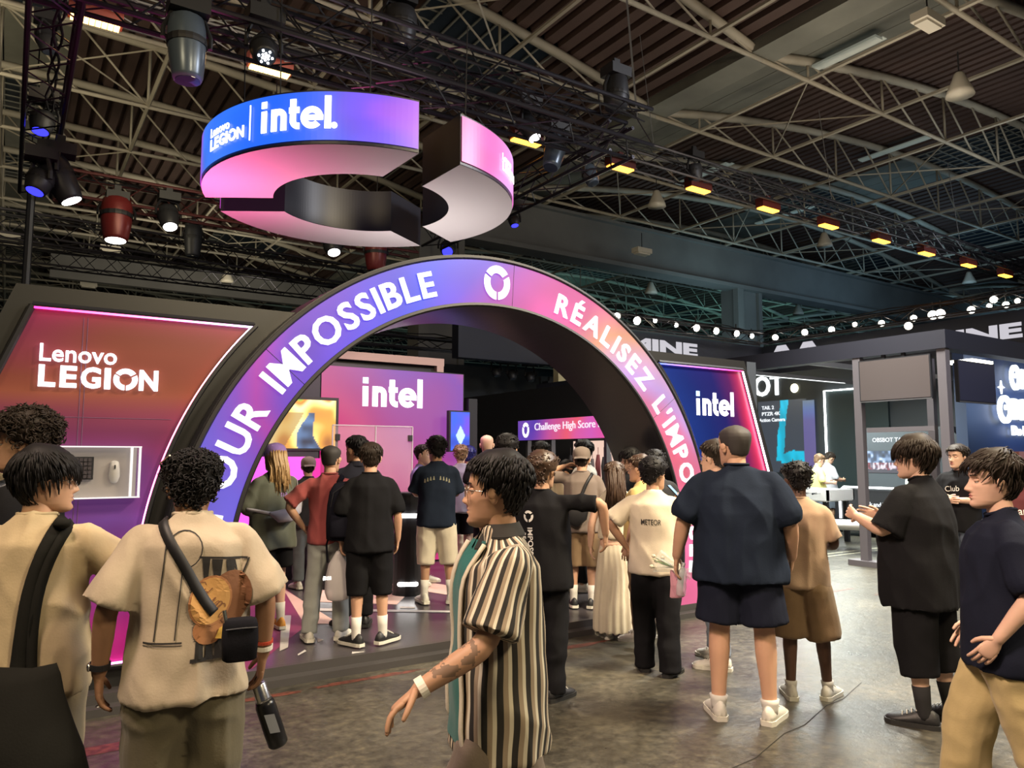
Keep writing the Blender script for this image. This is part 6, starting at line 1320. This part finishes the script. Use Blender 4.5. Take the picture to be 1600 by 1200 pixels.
# steel bottle in the hand of the same person
w_, d, pn, tt = P3['hands'][1]
t = inst(P3, 'water_bottle', 'black water bottle with steel lid hanging from the hand, right of the white T-shirt', 'bottle'); c = w_+d*.13; ax = nrm((.35, .0, -1))
mb = MB(); mb.lathe([(.034, .07), (.040, .09), (.041, .20), (.040, .26), (.034, .268)], 20, axis=ax, org=c); ob('body', mb, mat('bottle_black_gloss', (.01, .01, .012), .3), t, smooth=True)
mb = MB(); mb.lathe([(.026, -.005), (.030, .0), (.030, .062), (.034, .07)], 20, axis=ax, org=c); ob('lid', mb, CHROME, t, smooth=True)
mb = MB(); mb.tube([c+ax*.0+np.array([.012*cos(a), 0, .02*sin(a)+.012]) for a in np.linspace(0, pi, 8)], [.004]*8, 6); ob('carry_loop', mb, BLACK, t)
mb = MB(); mb.add([c+ax*u+np.array([.0, -.0425, 0])+np.array([v, 0, 0]) for u, v in ((.12, -.02), (.12, .02), (.2, .02), (.2, -.02))], [(0, 1, 2, 3)]); ob('sticker', mb, mat('grey_sticker', (.3, .32, .35), .6), t)
def band(P, k, m, name, lab=None, wd=.010, r=.0345, off=-.01):
    w_, d, pn, tt = P['hands'][k]; mb = MB(); dd = nrm(P['arms'][k][2]-P['arms'][k][1]); c = w_+dd*off; x = nrm(np.cross(dd, pn)); y = np.cross(dd, x)
    for s_ in (1,): mb.rings([np.array([c+dd*o+x*rr_*cos(a)+y*rr_*sin(a) for a in np.linspace(0, 2*pi, 20, endpoint=False)]) for o, rr_ in ((-wd, r-.004), (-wd, r), (wd, r), (wd, r-.004))], caps=False)
    ob(name, mb, m, P['root'], smooth=False); return c, dd, x, y
WB_ = mat('white_paper_band', (.75, .72, .64), .6)
band(PS, 0, WB_, 'wristband', wd=.013, r=.034); band(P3, 1, WB_, 'wristband', wd=.009, r=.037, off=-.03); band(P3, 1, mat('red_band', (.5, .06, .03), .6), 'wristband', wd=.006, r=.037, off=-.055)
c, dd, x, y = band(P3, 0, BLACK, 'watch_strap', wd=.011, r=.037, off=-.03); mb = MB(); mb.ball(c+np.array([-.036, -.01, 0]), (.008, .017, .017), 10, 6); ob('watch_case', mb, CHROME, P3['root'], smooth=True)
w_ = P3['hands'][0][0]+P3['hands'][0][1]*.12; mb = MB(); mb.tube([w_+np.array([-.0+.011*cos(a), -.02+.011*sin(a), 0]) for a in np.linspace(0, 2*pi, 10)], [.002]*10, 5); ob('ring', mb, CHROME, P3['root'])
# glasses arm visible on the dark hair of the same person
mb = MB(); mb.tube([P3['A'](np.array(q))[0] for q in ([-.10, .05, .2], [-.112, -.02, .215], [-.09, -.10, .225])], [.004]*3, 6); ob('glasses_temple', mb, CHROME, P3['root'])
# tote bag
t = inst(P2, 'shoulder_bag', 'large black slouchy shoulder bag hanging from the cream T-shirt at lower left', 'bag'); NY = cloth('black_canvas', (.022, .022, .020))
strap(t, P2, [(.10, .10, 1.40), (.115, .02, 1.50), (.10, -.12, 1.42), (.06, -.22, 1.20), (.04, -.25, 1.0), (.03, -.26, .88)], .026, .006, NY, n=24)
strap(t, P2, [(.13, .10, 1.38), (.145, .03, 1.49), (.13, -.12, 1.40), (.10, -.22, 1.18), (.10, -.25, 1.0), (.12, -.26, .86)], .018, .005, NY, name='strap', n=24)
mb = MB(); mb.ball((.12, -.09, 1.452), (.035, .03, .022), 10, 6); ob('knot', mb, NY, t, smooth=True)
mb = MB(); R_ = []
for z, a, b_, cx in ((.30-.0, .05, .03, .06), (.315, .16, .06, .06), (.37, .235, .10, .07), (.46, .265, .125, .07), (.56, .235, .125, .07), (.66, .20, .10, .07), (.76, .18, .07, .06), (.83, .165, .045, .06), (.87, .15, .018, .06)):
    u = np.linspace(0, 2*pi, 36, endpoint=False); n_ = vnoise(np.stack([np.cos(u)*2.5, np.sin(u)*2.5, np.full(36, z*8)], 1)); R_.append(np.stack([cx+a*np.cos(u)*(1+.06*n_), -.30+b_*np.sin(u)*(1+.12*n_), np.full(36, z+.09)+.012*np.cos(u*2)], 1))
mb.rings(R_); ob('pouch', mb, NY, t, smooth=True)
mb = MB(); mb.tube([(-.10, -.372, .58), (.0, -.425, .57), (.08, -.432, .57)], [.003]*3, 5); ob('seam_pocket', mb, DARK, t)
# backpack of the red shirt
t = inst(P6, 'backpack', 'black backpack slung on one shoulder of the dusty red T-shirt', 'bag'); BP = cloth('dark_backpack_nylon', (.012, .012, .022))
mb = MB(); cx, cy = .15, -.20
mb.rings([np.array([(cx+a*k*np.sign(cos(u))*abs(cos(u))**.6, cy+.07*k2*np.sign(sin(u))*abs(sin(u))**.6, z) for u in np.linspace(0, 2*pi, 28, endpoint=False)]) for z, a, k, k2 in ((.90, .13, .8, .8), (.915, .15, 1, 1), (1.05, .155, 1, 1.1), (1.20, .15, 1, 1), (1.33, .13, 1, .9), (1.40, .09, 1, .6), (1.42, .04, 1, .3))]); ob('main_bag', mb, BP, t, smooth=True)
mb = MB(); mb.rings([np.array([(cx+.115*k*np.sign(cos(u))*abs(cos(u))**.6, cy-.075-.03*k2*np.sign(sin(u))*abs(sin(u))**.6, z) for u in np.linspace(0, 2*pi, 24, endpoint=False)]) for z, k, k2 in ((.93, .9, .6), (.95, 1, 1), (1.1, 1, 1), (1.13, .9, .5))]); ob('front_pocket', mb, BP, t, smooth=True)
mb = MB(); mb.tube([(cx-.12, cy-.05, 1.15), (cx-.09, cy-.078, 1.32), (cx, cy-.07, 1.385), (cx+.09, cy-.078, 1.32), (cx+.12, cy-.05, 1.15)], [.004]*5, 5); ob('zip', mb, DARK, t)
strap(t, P6, [(.13, -.16, 1.42), (.135, -.02, 1.50), (.15, .10, 1.38), (.16, .14, 1.2)], .024, .006, BP, n=16)
mb = MB(); mb.tube([(.02, -.2, .93), (0.0, -.17, .86), (.01, -.15, .70)], [(.010, .003)]*3, 6); ob('loose_strap', mb, BP, t)
# plastic bag of the black shirt
w_, d, pn, tt = P8['hands'][0]; t = inst(P8, 'plastic_bag', 'translucent white plastic bag hanging from the hand between the two pairs of legs', 'bag'); c = w_+d*.11
PLB = mat('thin_white_plastic', (.72, .68, .70), .35, alpha=.72); mb = MB(); R_ = []
for z, a, b_ in ((-.42, .05, .03), (-.405, .09, .05), (-.34, .105, .06), (-.22, .095, .055), (-.10, .07, .04), (-.02, .03, .02), (.01, .012, .012)):
    u = np.linspace(0, 2*pi, 28, endpoint=False); n_ = vnoise(np.stack([np.cos(u)*3, np.sin(u)*3, np.full(28, z*10)], 1)); R_.append(np.stack([c[0]+a*np.cos(u)*(1+.18*n_)-.03, c[1]+b_*np.sin(u)*(1+.2*n_), np.full(28, c[2]+z)], 1))
mb.rings(R_); ob('bag_body', mb, PLB, t, smooth=True); mb = MB(); mb.tube([c+np.array([-.03, 0, 0]), c+np.array([-.012, 0, .05]), c+np.array([0, 0, .07])], [.008, .006, .005], 6); ob('handle', mb, PLB, t, smooth=True)
# belt bag of the cap girl
t = inst(P4, 'belt_bag', 'pale grey belt bag slung across the grey-green T-shirt', 'bag'); GB_ = cloth('silver_grey_nylon', (.42, .40, .46))
strap(t, P4, [(-.25, -.02, 1.14), (-.16, -.2, 1.10), (0, -.24, 1.08), (.12, -.22, 1.13), (.20, -.12, 1.28), (.17, .0, 1.42), (.1, .1, 1.46)], .014, .004, GB_, n=26)
mb = MB(); mb.tube([(-.14, -.21, 1.10), (-.07, -.235, 1.075), (.03, -.24, 1.08), (.13, -.22, 1.14), (.19, -.17, 1.2)], [(.02, .02), (.035, .06), (.04, .068), (.032, .055), (.015, .02)], 14, ref=(0, 0, 1), rnd=True); ob('pouch', mb, GB_, t, smooth=True)
# sling bag of the grey cap
t = inst(P18, 'sling_bag', 'black sling bag on the back of the person with the taupe backward cap', 'bag')
strap(t, P18, [(.14, .12, 1.44), (.15, -.03, 1.50), (.10, -.17, 1.40), (-.0, -.2, 1.2), (-.15, -.18, 1.02)], .017, .004, BLACK, n=24)
mb = MB(); mb.tube([(.05, -.19, 1.16), (-.03, -.205, 1.04), (-.10, -.2, .95)], [(.06, .03), (.12, .05), (.10, .04)], 14, ref=(0, 1, 0), rnd=True); ob('pouch', mb, BLACK, t, smooth=True)
# phones
def phone(P, k, lab, face_=(0, -1, .4), lit=True):
    w_, d, pn, tt = P['hands'][k]; t = inst(P, 'smartphone', lab, 'phone'); c = w_+d*.10+np.array([0, .0, .045]); nn = nrm(face_); up = nrm(np.array([0, 0, 1.])-nn*nn[2]); sd = np.cross(up, nn)
    def bx(a, b_, c0, c1): return [c+sd*x+up*y+nn*z for z in (c0, c1) for x, y in ((-a, -b_), (a, -b_), (a, b_), (-a, b_))]
    ob('casing', MB().add(bx(.037, .077, -.004, .004), [(3, 2, 1, 0), (4, 5, 6, 7), (0, 1, 5, 4), (1, 2, 6, 5), (2, 3, 7, 6), (3, 0, 4, 7)]), BLACK, t)
    ob('display', MB().add(bx(.034, .073, .0042, .0046), [(4, 5, 6, 7)]), emit('phone_screen', (.35, .65, 1), 1.1), t)
phone(P23, 0, 'phone with blue-lit screen held up at the right foot of the arch', (.2, -.8, .8)); phone(P4, 0, 'phone held by the person in the purple cap', (0, -.8, .6)); phone(P17b, 0, 'glowing phone held by the shorter person near the shelf', (0, -.8, .5))
# flowers and bottle held by the navy shirt
w_, d, pn, tt = P24['hands'][0]; t = inst(P24, 'flower_bouquet', 'small bouquet in clear and pink wrapping held at the hip of the large navy T-shirt', 'bouquet'); c = w_+d*.09+np.array([0, .03, 0])
WR_ = mat('clear_wrap', (.70, .74, .70), .2, alpha=.28); PKW = mat('pink_wrap', (.62, .30, .38), .4); ax = nrm((-.75, .1, .25))
mb = MB(); R_ = []
for q_, r_ in ((-.10, .03), (-.06, .022), (-.03, .016), (.03, .028), (.09, .050), (.13, .062)):
    x_ = nrm(np.cross(ax, (0, 0, 1))); y_ = np.cross(ax, x_); R_.append(np.array([c+ax*q_+x_*r_*(1+.25*(j % 2))*cos(2*pi*j/16)+y_*r_*(1+.25*(j % 2))*sin(2*pi*j/16) for j in range(16)]))
mb.rings(R_, caps=False); ob('clear_wrap', mb, WR_, t)
mb = MB(); mb.tube([c+np.array([-.03, 0, -.02]), c+np.array([-.01, 0, -.10]), c+np.array([0.0, 0, -.17])], [(.012, .012), (.032, .022), (.05, .012)], 7, rnd=True); ob('pink_wrap', mb, PKW, t)
rs = random.Random(5); GRN = mat('leaf_green', (.10, .22, .04), .6); FLW = mat('cream_flower', (.7, .66, .5), .6)
for i in range(16):
    mb = MB(); x_ = nrm(np.cross(ax, (0, 0, 1))); y_ = np.cross(ax, x_); a = rs.uniform(0, 6.28); r_ = rs.uniform(.0, .05); e_ = c+ax*rs.uniform(.09, .17)+x_*r_*cos(a)+y_*r_*sin(a)
    if i % 3: mb.tube([c+ax*.02, (c+ax*.02+e_)/2, e_], [(.003, .002), (.012, .003), (.002, .002)], 6); ob('leaf', mb, GRN, t)
    else: mb.tube([c, e_], [.002, .002], 4); mb.ball(e_, (.014, .014, .012), 8, 6); ob('flower', mb, FLW, t)
t = inst(P24, 'plastic_bottle', 'clear plastic bottle held with the flowers by the large navy T-shirt', 'bottle')
mb = MB(); o0 = c+np.array([.03, -.02, -.10]); mb.lathe([(.022, -.06), (.030, -.055), (.031, .0), (.028, .02), (.031, .05), (.024, .09), (.012, .11), (.012, .125)], 14, axis=(.1, 0, 1), org=o0); ob('body', mb, mat('clear_pet', (.85, .9, .92), .08, alpha=.4), t, smooth=True)
mb = MB(); mb.lathe([(.014, .125), (.014, .14)], 10, axis=(.1, 0, 1), org=o0); ob('lid', mb, mat('white_plastic', (.8, .8, .8), .4), t)
# open front of the striped shirt: teal T-shirt panel and placket
bvp = PS['bvh']
def tealpatch():
    V = []; us = np.linspace(-.07, .07, 9); zs = np.linspace(.80, 1.45, 26)
    for z in zs:
        for u in us:
            x_ = u*(.9+.6*(1.46-z)/.6); h = bvp.ray_cast(Vector((x_, .6, z)), Vector((0, -1, 0))); y = h[0][1]+.006 if h[0] is not None else .12; V.append((x_, y, z))
    return ob('undershirt', MB().add(V, [(j*9+i, j*9+i+1, (j+1)*9+i+1, (j+1)*9+i) for j in range(25) for i in range(8)]), CTEAL, PS['root'], smooth=True)
tealpatch()
for sd in (-1, 1):
    P_ = []
    for z in np.linspace(.74, 1.44, 20):
        x_ = sd*.078*(.9+.6*(1.46-z)/.6); h = bvp.ray_cast(Vector((x_, .6, z)), Vector((0, -1, 0))); P_.append((x_, (h[0][1] if h[0] is not None else .11)+.012, z))
    mb = MB(); mb.tube(interp_path(P_, 20), [(.008, .016)]*20, 8, ref=(1, 0, 0)); ob('placket', mb, cloth('ivory_placket', (.55, .50, .40)), PS['root'], smooth=True)
# forearm tattoo: faint inked patches that follow the skin
TA = mat('tattoo_ink', (.20, .125, .085), .7)
bm_ = [o for o in PS['root'].children if o.name.startswith('body')][0].data
bm_.materials.append(TA); S0, e, w_ = PS['arms'][0]; nV = len(bm_.vertices); co = np.empty(nV*3); bm_.vertices.foreach_get('co', co); co = co.reshape(-1, 3); dd = nrm(w_-e)
tl = (co-e)@dd; pr = np.linalg.norm((co-e)-tl[:, None]*dd, axis=1); nn = vnoise(co*34)+.6*vnoise(co*75+7); ink = (tl > .03) & (tl < .20) & (pr < .06) & (nn > .12)
mi = np.empty(len(bm_.polygons), int); bm_.polygons.foreach_get('material_index', mi)
for p in bm_.polygons:
    if ink[p.vertices[0]] and ink[p.vertices[-1]]: mi[p.index] = len(bm_.materials)-1
bm_.polygons.foreach_set('material_index', mi)
